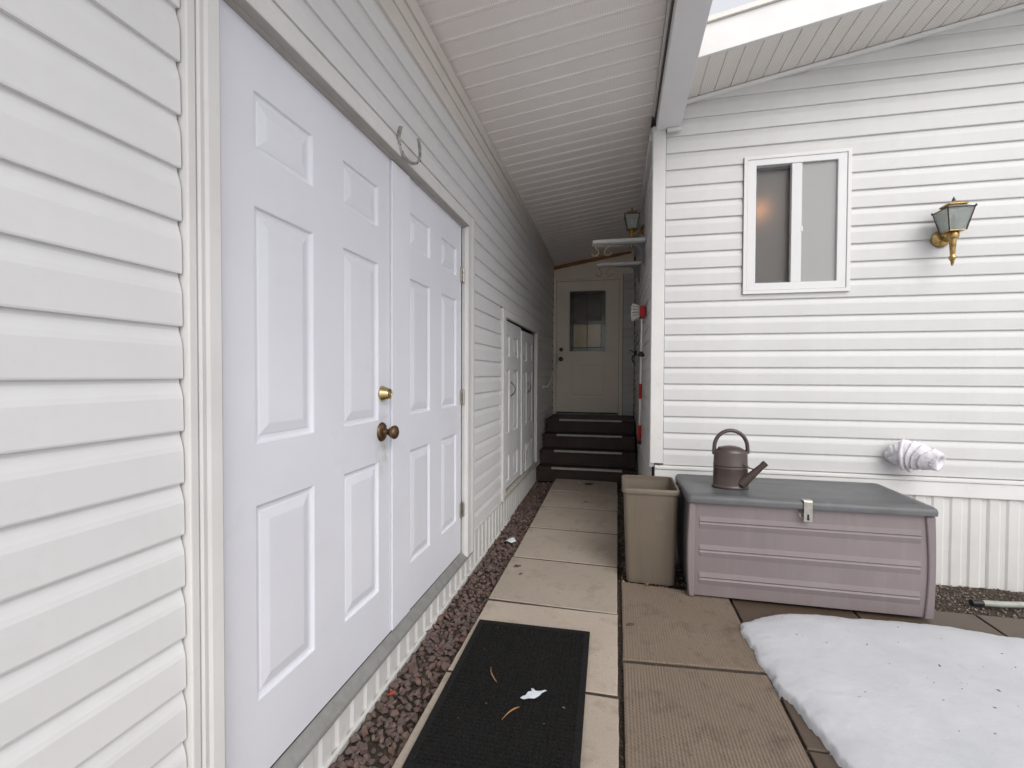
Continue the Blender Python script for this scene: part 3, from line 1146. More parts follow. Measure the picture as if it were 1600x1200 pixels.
# ------------------------------------------------------------------ right building: gable wall, passage wall
rh = thing('gable_building', 'white vinyl clad building with a small sliding window and sloping eave', 'building', (1.8, 5.0, 0))
Rr = Sub(rh)
WX0, WX1, WZ0, WZ1 = 0.822, 1.459, 1.800, 2.714
c = MB()
YB = YG + 0.014
c.box(0.262, WX0 + 0.03, YB, YB + 0.12, -0.1, 3.20)
c.box(WX1 - 0.03, 4.6, YB, YB + 0.12, -0.1, 3.65)
c.box(WX0 + 0.03, WX1 - 0.03, YB + 0.0005, YB + 0.12, -0.1, WZ0 + 0.03)
c.box(WX0 + 0.03, WX1 - 0.03, YB + 0.0005, YB + 0.12, WZ1 - 0.03, 3.3)
c.box(0.2625, 0.36, YB + 0.12, 7.4, -0.1, 3.12)
c.box(0.36, 4.6, 4.3, 4.4, -0.1, 3.3)
c.box(0.36, 4.6, YB + 0.12, 4.3, 1.0, 1.1)
c.box(0.36, 4.6, YB + 0.12, 4.3, 2.95, 3.05)
c.box(4.5, 4.6, YB + 0.12, 4.3, 1.0, 3.0)
Rr.fix(c.build('wall', 'sheathing'))
RAKE = lambda x: 3.141 + 0.176 * (x - 0.44)
z = 0.622
n = 0
while z < 3.62:
    x0 = 0.322
    zl = RAKE(x0)
    if z > zl - 0.02:
        x0 = 0.44 + (z - 3.141) / 0.176 + 0.01
    if x0 < 4.3:
        if z + CH > WZ0 + 0.01 and z + 0.02 < WZ1:
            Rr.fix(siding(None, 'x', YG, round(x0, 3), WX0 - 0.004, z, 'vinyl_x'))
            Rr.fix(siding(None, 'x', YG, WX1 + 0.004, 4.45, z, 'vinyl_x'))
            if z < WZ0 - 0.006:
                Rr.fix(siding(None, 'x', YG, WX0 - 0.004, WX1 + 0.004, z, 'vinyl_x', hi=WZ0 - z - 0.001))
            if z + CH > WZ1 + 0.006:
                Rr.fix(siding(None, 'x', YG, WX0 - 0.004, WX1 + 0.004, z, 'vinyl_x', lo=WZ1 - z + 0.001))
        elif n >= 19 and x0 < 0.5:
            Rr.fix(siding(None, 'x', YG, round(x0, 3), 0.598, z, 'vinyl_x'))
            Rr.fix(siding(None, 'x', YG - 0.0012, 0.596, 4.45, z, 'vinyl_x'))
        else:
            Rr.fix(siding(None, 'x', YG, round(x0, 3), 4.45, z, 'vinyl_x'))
    z += CH
    n += 1
# corner post, wide face and return
m = MB()
m.box(0.231, 0.318, YG - 0.016, YG + 0.013, 0.632, 2.985)
Rr.fix(m.build('corner_board', 'trim', bevel=0.004))
m = MB()
m.box(0.229, 0.2615, YG + 0.0135, YG + 0.085, 0.60, 2.985)
Rr.fix(m.build('corner_board', 'trim', bevel=0.003))
# band board under the siding
m = MB()
m.prism([(YG + 0.013, 0.500), (YG - 0.020, 0.500), (YG - 0.022, 0.505), (YG - 0.018, 0.590), (YG - 0.026, 0.596), (YG - 0.026, 0.612), (YG + 0.013, 0.618)], lambda p, t_: (t_, p[0], p[1]), 0.2635, 4.45)
Rr.fix(m.build('band_board', 'trim', bevel=0.0015))
sk = group_node('skirting', rh)
sk.matrix_parent_inverse = Rr.inv
ribbed_skirt(sk, 'x', YG - 0.004, 0.268, 4.45, -0.085, 0.499, 0.098)
# passage wall: siding facing the walkway, skirting below
z = 0.50
while z < 2.90:
    Rr.fix(siding(None, '-x', XR + 0.004, YG + 0.088, YE - 0.003, z, 'vinyl_y'))
    z += CH
m = MB()
m.box(0.214, 0.2615, YG + 0.088, YE - 0.012, 2.935, 2.985)
Rr.fix(m.build('crown_trim', 'trim', bevel=0.004))
m = MB()
m.box(0.222, 0.2615, YG + 0.088, YE - 0.012, 2.986, 3.03)
Rr.fix(m.build('crown_trim', 'trim', bevel=0.004))
ribbed_skirt(sk, '-x', XR + 0.016, YG + 0.02, 6.3, -0.085, 0.495, 0.098)

# window
win = group_node('window', rh)
win.matrix_parent_inverse = Rr.inv
def ring_frame(parent, name, mat, x0, x1, z0, z1, w, ya, yb, bevel=0.003, wb=None):
    m = MB()
    wb = wb or w
    o_ = [(x0, z0), (x1, z0), (x1, z1), (x0, z1)]
    i_ = [(x0 + w, z0 + wb), (x1 - w, z0 + wb), (x1 - w, z1 - w), (x0 + w, z1 - w)]
    rings = [[(p[0], ya, p[1]) for p in o_], [(p[0], ya, p[1]) for p in i_], [(p[0], yb, p[1]) for p in i_], [(p[0], yb, p[1]) for p in o_], [(p[0], ya, p[1]) for p in o_]]
    m.loops(rings, False, False)
    return m.build(name, mat, parent, bevel=bevel)


ring_frame(win, 'casing', 'trim', WX0, WX1, WZ0, WZ1, 0.022, YG - 0.018, YG + 0.015)
ring_frame(win, 'frame', 'window_vinyl', WX0 + 0.024, WX1 - 0.024, WZ0 + 0.024, WZ1 - 0.010, 0.052, YG - 0.012, YG + 0.075, wb=0.046)
m = MB()
m.box(1.114, 1.176, YG - 0.008, YG + 0.03, WZ0 + 0.0705, WZ1 - 0.0625)
m.build('mullion', 'window_vinyl', win, bevel=0.003)
m = MB()
m.box(1.170, 1.184, YG - 0.010, YG + 0.012, 2.20, 2.235)
m.build('latch', 'window_vinyl', win, bevel=0.003)
ring_frame(win, 'sash', 'bracket_grey', 0.8985, 1.14, WZ0 + 0.071, WZ1 - 0.063, 0.014, YG + 0.036, YG + 0.052)
m = MB()
m.box(0.9125, 1.126, YG + 0.042, YG + 0.047, WZ0 + 0.085, WZ1 - 0.077)
m.build('pane', 'pane_obscure', win)
m = MB()
m.box(1.1765, 1.3825, YG + 0.006, YG + 0.010, WZ0 + 0.071, WZ1 - 0.063)
m.build('pane', 'pane_screen', win)
m = MB()
m.box(1.15, 1.40, YG + 0.078, YG + 0.082, WZ0 + 0.05, WZ1 - 0.05)
m.build('blind', 'blind', win)
# room behind the obscure pane: a wall and the lamp that shows as a warm spot
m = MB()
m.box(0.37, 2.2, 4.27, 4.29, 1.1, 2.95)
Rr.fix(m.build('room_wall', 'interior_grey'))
m = MB()
m.lathe([(0.005, -0.05), (0.03, -0.045), (0.045, -0.02), (0.05, 0.0), (0.045, 0.02), (0.03, 0.042), (0.005, 0.05)], (1.05, 3.98, 2.52), 'z', 16)
Rr.fix(m.build('lamp_bulb', 'bulb_glow', smooth=True))

# gable eave: sloping perforated soffit in strips, fascia, roof over it
def rk_pt(x, y, dz):
    return (x, y, RAKE(x) + dz)


EY = 3.03
x = 0.425
i = 0
while x < 4.4:
    w = 0.0985
    m = MB()
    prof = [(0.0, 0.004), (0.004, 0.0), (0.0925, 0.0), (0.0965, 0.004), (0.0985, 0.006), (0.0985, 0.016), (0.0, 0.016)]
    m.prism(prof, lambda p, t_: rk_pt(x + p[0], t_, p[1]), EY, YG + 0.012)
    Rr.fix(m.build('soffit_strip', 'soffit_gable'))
    x += 0.0997
    i += 1
m = MB()
m.prism([(YG - 0.002, -0.030), (YG - 0.022, -0.028), (YG - 0.026, -0.006), (YG - 0.002, -0.004)], lambda p, t_: rk_pt(t_, p[0], p[1]), 0.425, 4.45)
Rr.fix(m.build('soffit_trim', 'trim'))
m = MB()
m.prism([(EY - 0.002, -0.010), (EY - 0.03, -0.010), (EY - 0.032, 0.17), (EY - 0.002, 0.17)], lambda p, t_: rk_pt(t_, p[0], p[1]), 0.415, 4.45)
Rr.fix(m.build('fascia', 'trim', bevel=0.003))
m = MB()
m.prism([(EY - 0.05, 0.172), (YB + 0.5, 0.172), (YB + 0.5, 0.20), (EY - 0.05, 0.20)], lambda p, t_: rk_pt(t_, p[0], p[1]), 0.43, 4.6)
Rr.fix(m.build('roof', 'frieze'))

# ------------------------------------------------------------------ end wall with the entry door
ew = thing('entry_wall', 'shaded white end wall with a half glazed entry door above brown steps', 'wall', (-0.35, YE, 0))
Ew = Sub(ew)
DX0, DX1, DZ0, DZ1 = -0.882, 0.018, 0.690, 2.625
c = MB()
c.box(-0.952, -0.905, YE + 0.012, YE + 0.15, 0, 3.05)
c.box(0.045, 0.262, YE + 0.012, YE + 0.15, 0, 3.15)
c.box(-0.905, 0.045, YE + 0.0125, YE + 0.15, 2.66, 3.15)
c.box(-0.905, 0.045, YE + 0.0125, YE + 0.15, 0, 0.672)
Ew.fix(c.build('wall', 'sheathing'))
m = MB()
m.box(-0.926, 0.222, YE - 0.008, YE + 0.011, 2.705, 3.02)
Ew.fix(m.build('head_panel', 'entry_door', bevel=0.002))
z = 0.672
while z < 2.68:
    Ew.fix(siding(None, 'x', YE, 0.078, 0.232, z, 'vinyl_x'))
    z += CH
m = MB()
m.prism([(-0.926, 2.800), (0.185, 2.990), (0.185, 3.035), (-0.926, 2.845)], lambda p, t_: (p[0], t_, p[1]), YE - 0.045, YE - 0.009)
Ew.fix(m.build('wood_strip', 'raw_wood', bevel=0.002))
m = MB()
m.prism([(-0.926, 2.848), (0.205, 3.042), (0.205, 3.060), (-0.926, 2.866)], lambda p, t_: (p[0], t_, p[1]), YE - 0.05, YE - 0.009)
Ew.fix(m.build('soffit_trim', 'frieze', bevel=0.002))
ef = group_node('door_frame', ew)
ef.matrix_parent_inverse = Ew.inv
bar(ef, 'jamb', 'entry_door', -0.9255, -0.886, YE - 0.02, YE + 0.10, 0.672, 2.66)
bar(ef, 'jamb', 'entry_door', 0.022, 0.072, YE - 0.02, YE + 0.10, 0.672, 2.66)
bar(ef, 'head', 'entry_door', -0.9255, 0.072, YE - 0.022, YE + 0.10, 2.6605, 2.704)
bar(ef, 'head_stop', 'entry_door', -0.8855, 0.0215, YE + 0.0, YE + 0.10, 2.632, 2.660)
bar(ef, 'threshold', 'alum_sill', -0.8855, 0.0215, YE - 0.05, YE + 0.10, 0.6725, 0.690)
bar(ef, 'sweep', 'black_plastic', -0.85, -0.01, YE - 0.004, YE + 0.006, 0.6905, 0.706)
# door slab facing -y with a lite opening and a low panel
GX0, GX1, GZ0, GZ1 = -0.690, -0.172, 1.600, 2.480
PX0, PX1, PZ0, PZ1 = -0.668, -0.172, 0.935, 1.400
dm = MB()
xsx = sorted([DX0, DX1, GX0, GX1, PX0, PX1])
zsx = sorted([DZ0 + 0.018, DZ1, GZ0, GZ1, PZ0, PZ1])
idx = {}
for a in sorted(set(xsx)):
    for b in zsx:
        idx[(a, b)] = len(dm.v)
        dm.v.append((a, YE + 0.012, b))
xu = sorted(set(xsx))
for i in range(len(xu) - 1):
    for j in range(len(zsx) - 1):
        mx, mz = (xu[i] + xu[i + 1]) / 2, (zsx[j] + zsx[j + 1]) / 2
        if (GX0 < mx < GX1 and GZ0 < mz < GZ1) or (PX0 < mx < PX1 and PZ0 < mz < PZ1):
            continue
        dm.f.append((idx[(xu[i], zsx[j])], idx[(xu[i + 1], zsx[j])], idx[(xu[i + 1], zsx[j + 1])], idx[(xu[i], zsx[j + 1])]))
e = [(DX0, DZ0 + 0.018), (DX1, DZ0 + 0.018), (DX1, DZ1), (DX0, DZ1)]
dm.loops([[(p[0], YE + 0.012, p[1]) for p in e], [(p[0], YE + 0.055, p[1]) for p in e]], False, False)
ed = dm.build('door', 'entry_door')
ed['label'] = 'white entry door with a leaded half window and two dark round locks'
Ew.fix(ed)


def sub2(o, part):
    o.parent = part
    return o


pm = MB()
rings = []
for ins, dp in ((0, 0), (0.006, 0.004), (0.014, 0.007), (0.022, 0.004), (0.03, 0.003)):
    rings.append([(PX0 + ins, YE + 0.012 + dp, PZ0 + ins), (PX1 - ins, YE + 0.012 + dp, PZ0 + ins), (PX1 - ins, YE + 0.012 + dp, PZ1 - ins), (PX0 + ins, YE + 0.012 + dp, PZ1 - ins)])
pm.loops(rings, cap0=False)
sub2(pm.build('panel', 'entry_door'), ed)
o = ring_frame(None, 'lite_frame', 'entry_door', GX0 - 0.028, GX1 + 0.028, GZ0 - 0.028, GZ1 + 0.028, 0.028, YE + 0.002, YE + 0.05, 0.004)
sub2(o, ed)
# leaded light: border strips, two rows of clear panes, small bevelled squares
LX = [GX0, GX0 + 0.052, (GX0 + GX1) / 2 - 0.004, GX1 - 0.062, GX1]
LZ = [GZ0, GZ0 + 0.055, GZ0 + 0.40, GZ1 - 0.055, GZ1]
for i in range(4):
    for j in range(4):
        m = MB()
        inner = i in (1, 2) and j in (1, 2)
        yy = YE + 0.026 + (0.0 if inner else -0.002)
        m.box(LX[i] + 0.002, LX[i + 1] - 0.002, yy, yy + 0.004, LZ[j] + 0.002, LZ[j + 1] - 0.002)
        sub2(m.build('pane', 'leaded_glass' if inner else 'bevel_glass', bevel=0.0015 if not inner else 0), ed)
for i in range(1, 4):
    m = MB()
    m.box(LX[i] - 0.004, LX[i] + 0.004, YE + 0.020, YE + 0.034, GZ0, GZ1)
    sub2(m.build('came', 'bronze_dark'), ed)
for j in range(1, 4):
    m = MB()
    m.box(GX0, GX1, YE + 0.0205, YE + 0.0335, LZ[j] - 0.004, LZ[j] + 0.004)
    sub2(m.build('came', 'bronze_dark'), ed)
for (kx, kz, sc) in ((-0.815, 1.487, 1.0), (-0.810, 1.627, 0.85)):
    m = MB()
    m.lathe([(0.034 * sc, 0), (0.034 * sc, -0.006), (0.026 * sc, -0.012), (0.013, -0.018), (0.013, -0.034), (0.024 * sc, -0.042), (0.027 * sc, -0.052), (0.020 * sc, -0.060), (0.006, -0.063)], (kx, YE + 0.011, kz), 'y', 20)
    sub2(m.build('knob' if sc == 1.0 else 'deadbolt', 'antique_brass', smooth=True, angle=50), ed)
# what shows through the glass: a grey room; the added beige panel stands in for a reflection low down
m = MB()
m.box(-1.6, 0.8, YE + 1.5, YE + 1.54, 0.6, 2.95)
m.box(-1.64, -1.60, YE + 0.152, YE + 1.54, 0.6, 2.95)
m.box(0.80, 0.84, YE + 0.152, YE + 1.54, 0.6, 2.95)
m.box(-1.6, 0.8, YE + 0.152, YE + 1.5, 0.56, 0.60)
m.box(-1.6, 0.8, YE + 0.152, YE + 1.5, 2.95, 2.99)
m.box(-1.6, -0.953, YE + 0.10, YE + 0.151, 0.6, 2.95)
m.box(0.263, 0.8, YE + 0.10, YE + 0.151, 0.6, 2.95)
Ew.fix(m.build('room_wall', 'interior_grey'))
m = MB()
m.box(-0.645, -0.435, YE + 0.046, YE + 0.07, 0.69, 2.00)
m.box(-0.430, -0.225, YE + 0.0465, YE + 0.07, 0.69, 2.00)
Ew.fix(m.build('reflection_panel', 'reflection_beige', bevel=0.004))

# ------------------------------------------------------------------ the roof over the walkway
SLP = 0.130
RY0 = -0.5


def cz_(x, y):
    return 2.932 + SLP * (x + 0.928) - 0.016 * (y - 3.0)


rf = thing('walkway_roof', 'sloping perforated white soffit roof over the walkway', 'roof', (-0.35, 3.5, 2.9))
Rf = Sub(rf)
PW = 0.1285
m = MB()
# one strip: flat perforated field, raised round rib along one edge
prof = [(0.0, 0.000), (0.098, 0.000), (0.101, -0.003), (0.105, -0.005), (0.113, -0.005), (0.117, -0.003), (0.1195, 0.0), (0.1283, 0.0), (0.1283, 0.012), (0.0, 0.012)]
x0s, x1s = -0.930, 0.226
m.loops([[(xx, p[0], SLP * (xx + 0.928) + p[1]) for p in prof] for xx in (x0s, -0.35, x1s)])
sme = m.mesh('soffit_strip')
sme.materials.append(MATS['soffit'])
y = RY0
while y < YE - 0.02:
    put(sme, 'soffit_strip', rf, (0.35, y - 3.5, 2.932 - 0.016 * (y - 3.0) - 2.9))
    y += PW
m = MB()
m.box(-1.2, 0.44, RY0 - 0.02, 7.3, 3.16, 3.24)
m.v = [(x_, y_, z_ + 0.130 * (x_ - 0.1) * 1.0) for (x_, y_, z_) in m.v]
Rf.fix(m.build('roof_deck', 'frieze'))
# carrying beam along the open edge, ends on the corner post
m = MB()
m.box(0.250, 0.410, RY0, YG - 0.018, 2.950, 3.16)
Rf.fix(m.build('beam', 'beam_paint', bevel=0.004))
m = MB()
m.box(0.2265, 0.2495, RY0, YG - 0.018, 3.046, 3.075)
Rf.fix(m.build('soffit_channel', 'trim', bevel=0.003))
m = MB()
m.box(0.240, 0.2495, RY0, YG - 0.018, 3.018, 3.0455)
Rf.fix(m.build('channel_gap', 'shadow_gap'))
m = MB()
m.box(0.4105, 0.430, RY0, EY - 0.06, 3.06, 3.20)
Rf.fix(m.build('drip_edge', 'trim', bevel=0.003))
m = MB()
m.box(0.246, 0.418, YG - 0.0175, YG - 0.0165 + 0.0, 2.93, 2.95)
m = MB()
m.prism([(YG - 0.050, 2.925), (YG - 0.018, 2.925), (YG - 0.018, 2.9485), (YG - 0.050, 2.9485)], lambda p, t_: (t_, p[0], p[1]), 0.322, 0.414)
Rf.fix(m.build('beam_cap', 'trim', bevel=0.004))
m = MB()
m.box(-1.0, 0.45, RY0 - 0.045, RY0 - 0.021, 2.88, 3.30)
Rf.fix(m.build('end_fascia', 'trim'))

# ------------------------------------------------------------------ steps
st = thing('entry_steps', 'four dark brown steps with pale grey nosing strips under the entry door', 'steps', (-0.35, 5.5, 0.04))
St = Sub(st)
NZ = [(0.168, 5.475), (0.336, 5.685), (0.504, 5.905), (0.672, 6.140)]
XLs = [-0.915, -0.912, -0.910, -0.908]
for k, (zt, yf) in enumerate(NZ):
    yb = NZ[k + 1][1] + 0.02 if k < 3 else YE - 0.055
    zb = NZ[k - 1][0] - 0.001 if k else 0.0
    m = MB()
    m.box(XLs[k], 0.216, yf + 0.022, yf + 0.045, zb, zt - 0.0325)
    St.fix(m.build('riser', 'step_brown', bevel=0.002))
    m = MB()
    m.box(XLs[k] - 0.004, 0.219, yf, yb, zt - 0.032, zt)
    St.fix(m.build('tread', 'step_brown', bevel=0.005))
    m = MB()
    xa, xb = -0.745 + 0.004 * k, 0.062
    m.prism([(yf - 0.004, zt - 0.018), (yf - 0.004, zt + 0.003), (yf + 0.028, zt + 0.004), (yf + 0.028, zt + 0.0005), (yf - 0.0008, zt + 0.0005), (yf - 0.0008, zt - 0.018)], lambda p, t_: (t_, p[0], p[1]), xa, xb)
    St.fix(m.build('nosing_strip', 'strip_grey'))

# handrail on the left wall
hr = thing('handrail', 'thin white handrail slanting up the left wall beside the entry door', 'handrail', (XL, 6.0, 1.09))
Hr = Sub(hr)
m = MB()
m.tube([(-0.927, 5.96, 1.10), (-0.885, 5.97, 1.10), (-0.865, 6.02, 1.11), (-0.858, 6.12, 1.15), (-0.852, 6.40, 1.28), (-0.846, 6.68, 1.42), (-0.846, 6.80, 1.50), (-0.852, 6.86, 1.545), (-0.88, 6.90, 1.56), (-0.927, 6.91, 1.56)], 0.0125, 10)
Hr.fix(m.build('rail', 'white_plastic', smooth=True, angle=60))
for (yy, zz) in ((5.96, 1.10), (6.91, 1.56)):
    m = MB()
    m.lathe([(0.028, 0), (0.027, 0.006), (0.015, 0.010)], (-0.928, yy, zz), 'x', 14)
    Hr.fix(m.build('rail_flange', 'white_plastic', smooth=True))


# ------------------------------------------------------------------ wall lanterns (facing -y when rz = 0)
def lantern(label, loc, rz):
    t_ = thing('wall_lantern', label, 'lantern', loc, rz, 'brass wall lanterns')
    LY = -0.106           # lantern axis in front of the wall
    m = MB()
    m.lathe([(0.052, 0.012), (0.052, -0.004), (0.046, -0.010), (0.040, -0.014), (0.030, -0.022), (0.012, -0.026)], (0, 0, 0), 'y', 28)
    m.build('back_plate', 'brass', t_, smooth=True, angle=40)
    m = MB()
    m.tube([(0, -0.02, 0.0), (0, -0.05, -0.022), (0, -0.075, -0.030), (0, LY, -0.020)], [0.010, 0.012, 0.012, 0.011], 10)
    m.build('arm', 'brass', t_, smooth=True)
    m = MB()
    m.lathe([(0.004, -0.190), (0.007, -0.178), (0.009, -0.162), (0.0195, -0.143), (0.0195, -0.139), (0.010, -0.122), (0.013, -0.115), (0.0175, -0.045), (0.0185, -0.030), (0.027, -0.026), (0.029, -0.018), (0.029, 0.004), (0.026, 0.009), (0.010, 0.012)], (0, LY, 0), 'z', 20)
    m.build('stem', 'brass', t_, smooth=True, angle=35)
    zb, zt, wb, wt = 0.016, 0.142, 0.0425, 0.0685
    # floor plate of the cage
    m = MB()
    m.box(-wb, wb, LY - wb, LY + wb, 0.010, 0.0155)
    m.build('cage_plate', 'brass', t_, bevel=0.001)
    cs = [(-1, -1), (1, -1), (1, 1), (-1, 1)]
    for a, b in cs:
        m = MB()
        m.tube([(a * wb, LY + b * wb, zb - 0.004), (a * wt, LY + b * wt, zt)], 0.0034, 6)
        m.lathe([(0.001, -0.006), (0.006, 0.0), (0.005, 0.006), (0.001, 0.011)], (a * wt * 1.03, LY + b * wt * 1.03, zt), 'z', 8)
        m.build('cage_post', 'bronze_dark', t_)
    for k in range(4):
        a, b = cs[k], cs[(k + 1) % 4]
        ins = 0.955
        q = [(a[0] * wb * ins, LY + a[1] * wb * ins, zb), (b[0] * wb * ins, LY + b[1] * wb * ins, zb), (b[0] * wt * ins, LY + b[1] * wt * ins, zt), (a[0] * wt * ins, LY + a[1] * wt * ins, zt)]
        ctr = Vector((0, LY, 0))
        nrm = Vector(((a[0] + b[0]) / 2, (a[1] + b[1]) / 2, 0)) * 0.0025
        m = MB()
        m.loops([[Vector(p) for p in q], [Vector(p) - nrm for p in q]])
        m.build('pane', 'lantern_glass', t_)
        m = MB()
        m.tube([(a[0] * wt, LY + a[1] * wt, zt), (b[0] * wt, LY + b[1] * wt, zt)], 0.003, 6)
        m.build('cage_rail', 'bronze_dark', t_)
        wr, zr = 0.036, zt + 0.024
        q = [(a[0] * wt * ins, LY + a[1] * wt * ins, zt + 0.001), (b[0] * wt * ins, LY + b[1] * wt * ins, zt + 0.001), (b[0] * wr, LY + b[1] * wr, zr), (a[0] * wr, LY + a[1] * wr, zr)]
        m = MB()
        m.loops([[Vector(p) for p in q], [Vector(p) - Vector((0, 0, 0.0025)) for p in q]])
        m.build('roof_pane', 'lantern_glass', t_)
    # cap
    m = MB()
    rings = []
    for (w, h) in ((0.038, 0.020), (0.046, 0.022), (0.050, 0.026), (0.046, 0.032), (0.026, 0.046), (0.010, 0.052)):
        rings.append([(-w, LY - w, zt + h), (w, LY - w, zt + h), (w, LY + w, zt + h), (-w, LY + w, zt + h)])
    m.loops(rings)
    m.build('cap', 'brass', t_, bevel=0.002)
    m = MB()
    m.lathe([(0.006, 0.050), (0.008, 0.056), (0.009, 0.062), (0.005, 0.070), (0.001, 0.082)], (0, LY, zt), 'z', 10)
    m.build('finial', 'bronze_dark', t_, smooth=True)
    m = MB()
    m.lathe([(0.011, 0.015), (0.011, 0.050), (0.009, 0.052), (0.009, 0.058), (0.012, 0.070), (0.011, 0.095), (0.006, 0.112), (0.001, 0.118)], (0, LY, 0), 'z', 12)
    m.build('candle_bulb', 'white_plastic', t_, smooth=True)
    return t_


lantern('brass lantern with clear panes on the bright wall right of the window', (1.958, YG - 0.010, 2.105), 0)
lantern('brass lantern in the shaded walkway above a white bracket arm', (XR - 0.002, 4.70, 2.640), -pi / 2)


# ------------------------------------------------------------------ white bracket arms with scroll hooks
def arm(label, y, z):
    t_ = thing('bracket_arm', label, 'bracket', (XR, y, z), 0, 'white bracket arms on the walkway wall')
    m = MB()
    prof = [(-0.458, -0.010), (-0.460, 0.0), (-0.456, 0.012), (-0.445, 0.015), (0.0, 0.015), (0.0, -0.015), (-0.445, -0.015), (-0.456, -0.013)]
    m.prism(prof, lambda p, s: (p[0], s, p[1]), 0.0, 0.14)
    m.build('board', 'arm_white', t_, bevel=0.003)
    m = MB()
    m.prism([(-0.004, -0.016), (-0.30, -0.016), (-0.30, -0.020), (-0.10, -0.034), (-0.045, -0.075), (-0.022, -0.20), (-0.004, -0.20)], lambda p, s: (p[0], s, p[1]), 0.060, 0.068)
    m.build('steel_bracket', 'bracket_grey', t_)
    m = MB()
    m.box(-0.010, -0.0035, 0.046, 0.082, -0.22, -0.0095)
    m.build('wall_plate', 'bracket_grey', t_)
    for sgn, cx in ((1, -0.425), (-1, -0.335)):
        pts = []
        for k in range(9):        # upper small curl
            a = pi * 0.9 - k * pi * 0.16
            pts.append((cx - sgn * 0.018 + sgn * 0.020 * cos(a), 0.03, -0.030 + 0.013 * sin(a)))
        for k in range(14):       # lower large curl
            a = pi * 0.42 - k * pi * 0.105
            pts.append((cx - sgn * 0.012 + sgn * 0.030 * cos(a), 0.03, -0.088 + 0.034 * sin(a)))
        m = MB()
        m.tube(pts, 0.0052, 7)
        m.build('scroll_hook', 'scroll_gold', t_, smooth=True)
    return t_


arm('white bracket arm nearest the corner, just below the shaded lantern', 4.30, 2.444)
arm('white bracket arm further back, level with the top of the entry door', 5.20, 2.448)

# ------------------------------------------------------------------ telescopic brush hung on the passage wall
br = thing('scrub_brush', 'long handled brush with red and white grips hanging on the walkway wall', 'brush', (0.20, 4.4, 0.6))
Br = Sub(br)
p0, p1 = Vector((0.210, 4.62, 0.60)), Vector((0.205, 4.22, 1.74))


def along(a, b, t_):
    return a + (b - a) * t_


m = MB()
m.tube([along(p0, p1, 0.10), along(p0, p1, 1.0)], 0.0095, 10)
Br.fix(m.build('pole', 'white_plastic', smooth=True))
for (a, b, mt, rr) in ((0.0, 0.035, 'black_plastic', 0.017), (0.035, 0.165, 'red_grip', 0.0165), (0.385, 0.505, 'red_grip', 0.015)):
    m = MB()
    q0, q1 = along(p0, p1, a), along(p0, p1, b)
    m.tube([q0, along(q0, q1, 0.08), along(q0, q1, 0.92), q1], [rr * 0.85, rr, rr, rr * 0.85], 12)
    Br.fix(m.build('grip', mt, smooth=True))
m = MB()
q = along(p0, p1, 0.735)
m.tube([q - (p1 - p0) * 0.012, q, q + (p1 - p0) * 0.010, q + (p1 - p0) * 0.022], [0.030, 0.024, 0.016, 0.012], 12)
Br.fix(m.build('collar', 'black_plastic', smooth=True))
# head: red block with white bristle tufts spreading towards the walkway
m = MB()
hc = Vector((0.205, 4.20, 1.80))
m.box(0.178, 0.232, 4.10, 4.30, 1.745, 1.835)
Br.fix(m.build('brush_block', 'red_grip', bevel=0.012, seg=3))
m = MB()
rb = random.Random(5)
for iy in range(9):
    for iz in range(5):
        yy, zz = 4.11 + iy * 0.0225, 1.752 + iz * 0.019
        d = Vector((-1, (iy - 4) * 0.10 + rb.uniform(-0.06, 0.06), (iz - 2) * 0.16 + rb.uniform(-0.06, 0.06))).normalized()
        a = Vector((0.180, yy, zz))
        m.tube([a, a + d * 0.03, a + d * rb.uniform(0.060, 0.070)], [0.005, 0.0075, 0.010], 6)
Br.fix(m.build('bristles', 'white_plastic', smooth=True))
m = MB()
m.tube([(0.229, 4.25, 1.72), (0.20, 4.25, 1.70), (0.19, 4.25, 1.66), (0.205, 4.25, 1.64)], 0.004, 7)
Br.fix(m.build('hanging_hook', 'bracket_grey', smooth=True))
# black clip further along the wall
cl = thing('wall_clip', 'small black clip holder on the walkway wall beside the entry door', 'hook', (0.235, 6.1, 1.5))
Cl = Sub(cl)
m = MB()
m.box(0.205, 0.234, 6.05, 6.13, 1.50, 1.56)
Cl.fix(m.build('clip_base', 'black_plastic', bevel=0.006))
m = MB()
m.tube([(0.215, 6.09, 1.505), (0.190, 6.085, 1.49), (0.180, 6.08, 1.455), (0.195, 6.08, 1.42), (0.21, 6.08, 1.40)], 0.010, 8)
Cl.fix(m.build('clip_jaw', 'black_plastic', smooth=True))
m = MB()
m.tube([(0.205, 6.04, 1.53), (0.175, 6.0, 1.55), (0.15, 5.98, 1.56)], 0.006, 8)
Cl.fix(m.build('clip_lever', 'black_plastic', smooth=True))

# ------------------------------------------------------------------ horseshoe over the double doors
hs_ = thing('horseshoe', 'weathered steel horseshoe fixed over the double doors', 'horseshoe', (-0.905, 1.91, 2.20))
Hs = Sub(hs_)
pts, n_ = [], 28
for k in range(n_ + 1):
    q = k / n_ * 2 - 1
    a = -pi / 2 + q * pi * 0.66
    wy = cos(a) * (1 if sin(a) < 0 else 1 - 0.15 * sin(a))
    lift = 0.040 * max(0, abs(q) - 0.62) / 0.38
    # the shoe stands a little off the trim, its far arm turned outwards
    pts.append((-0.885 + 0.020 * wy, 1.915 + 0.066 * wy, 2.228 + 0.058 * sin(a) + lift))
m = MB()
m.tube(pts, [(0.0055, 0.0100)] * (n_ + 1), 10)
Hs.fix(m.build('shoe', 'horseshoe', smooth=True, angle=50))
for k in (5, 8, 18, 21):
    m = MB()
    p = Vector(pts[k])
    m.lathe([(0.0045, 0.0), (0.004, 0.006), (0.001, 0.008)], (p.x + 0.003, p.y, p.z), 'x', 6)
    Hs.fix(m.build('nail', 'bronze_dark'))

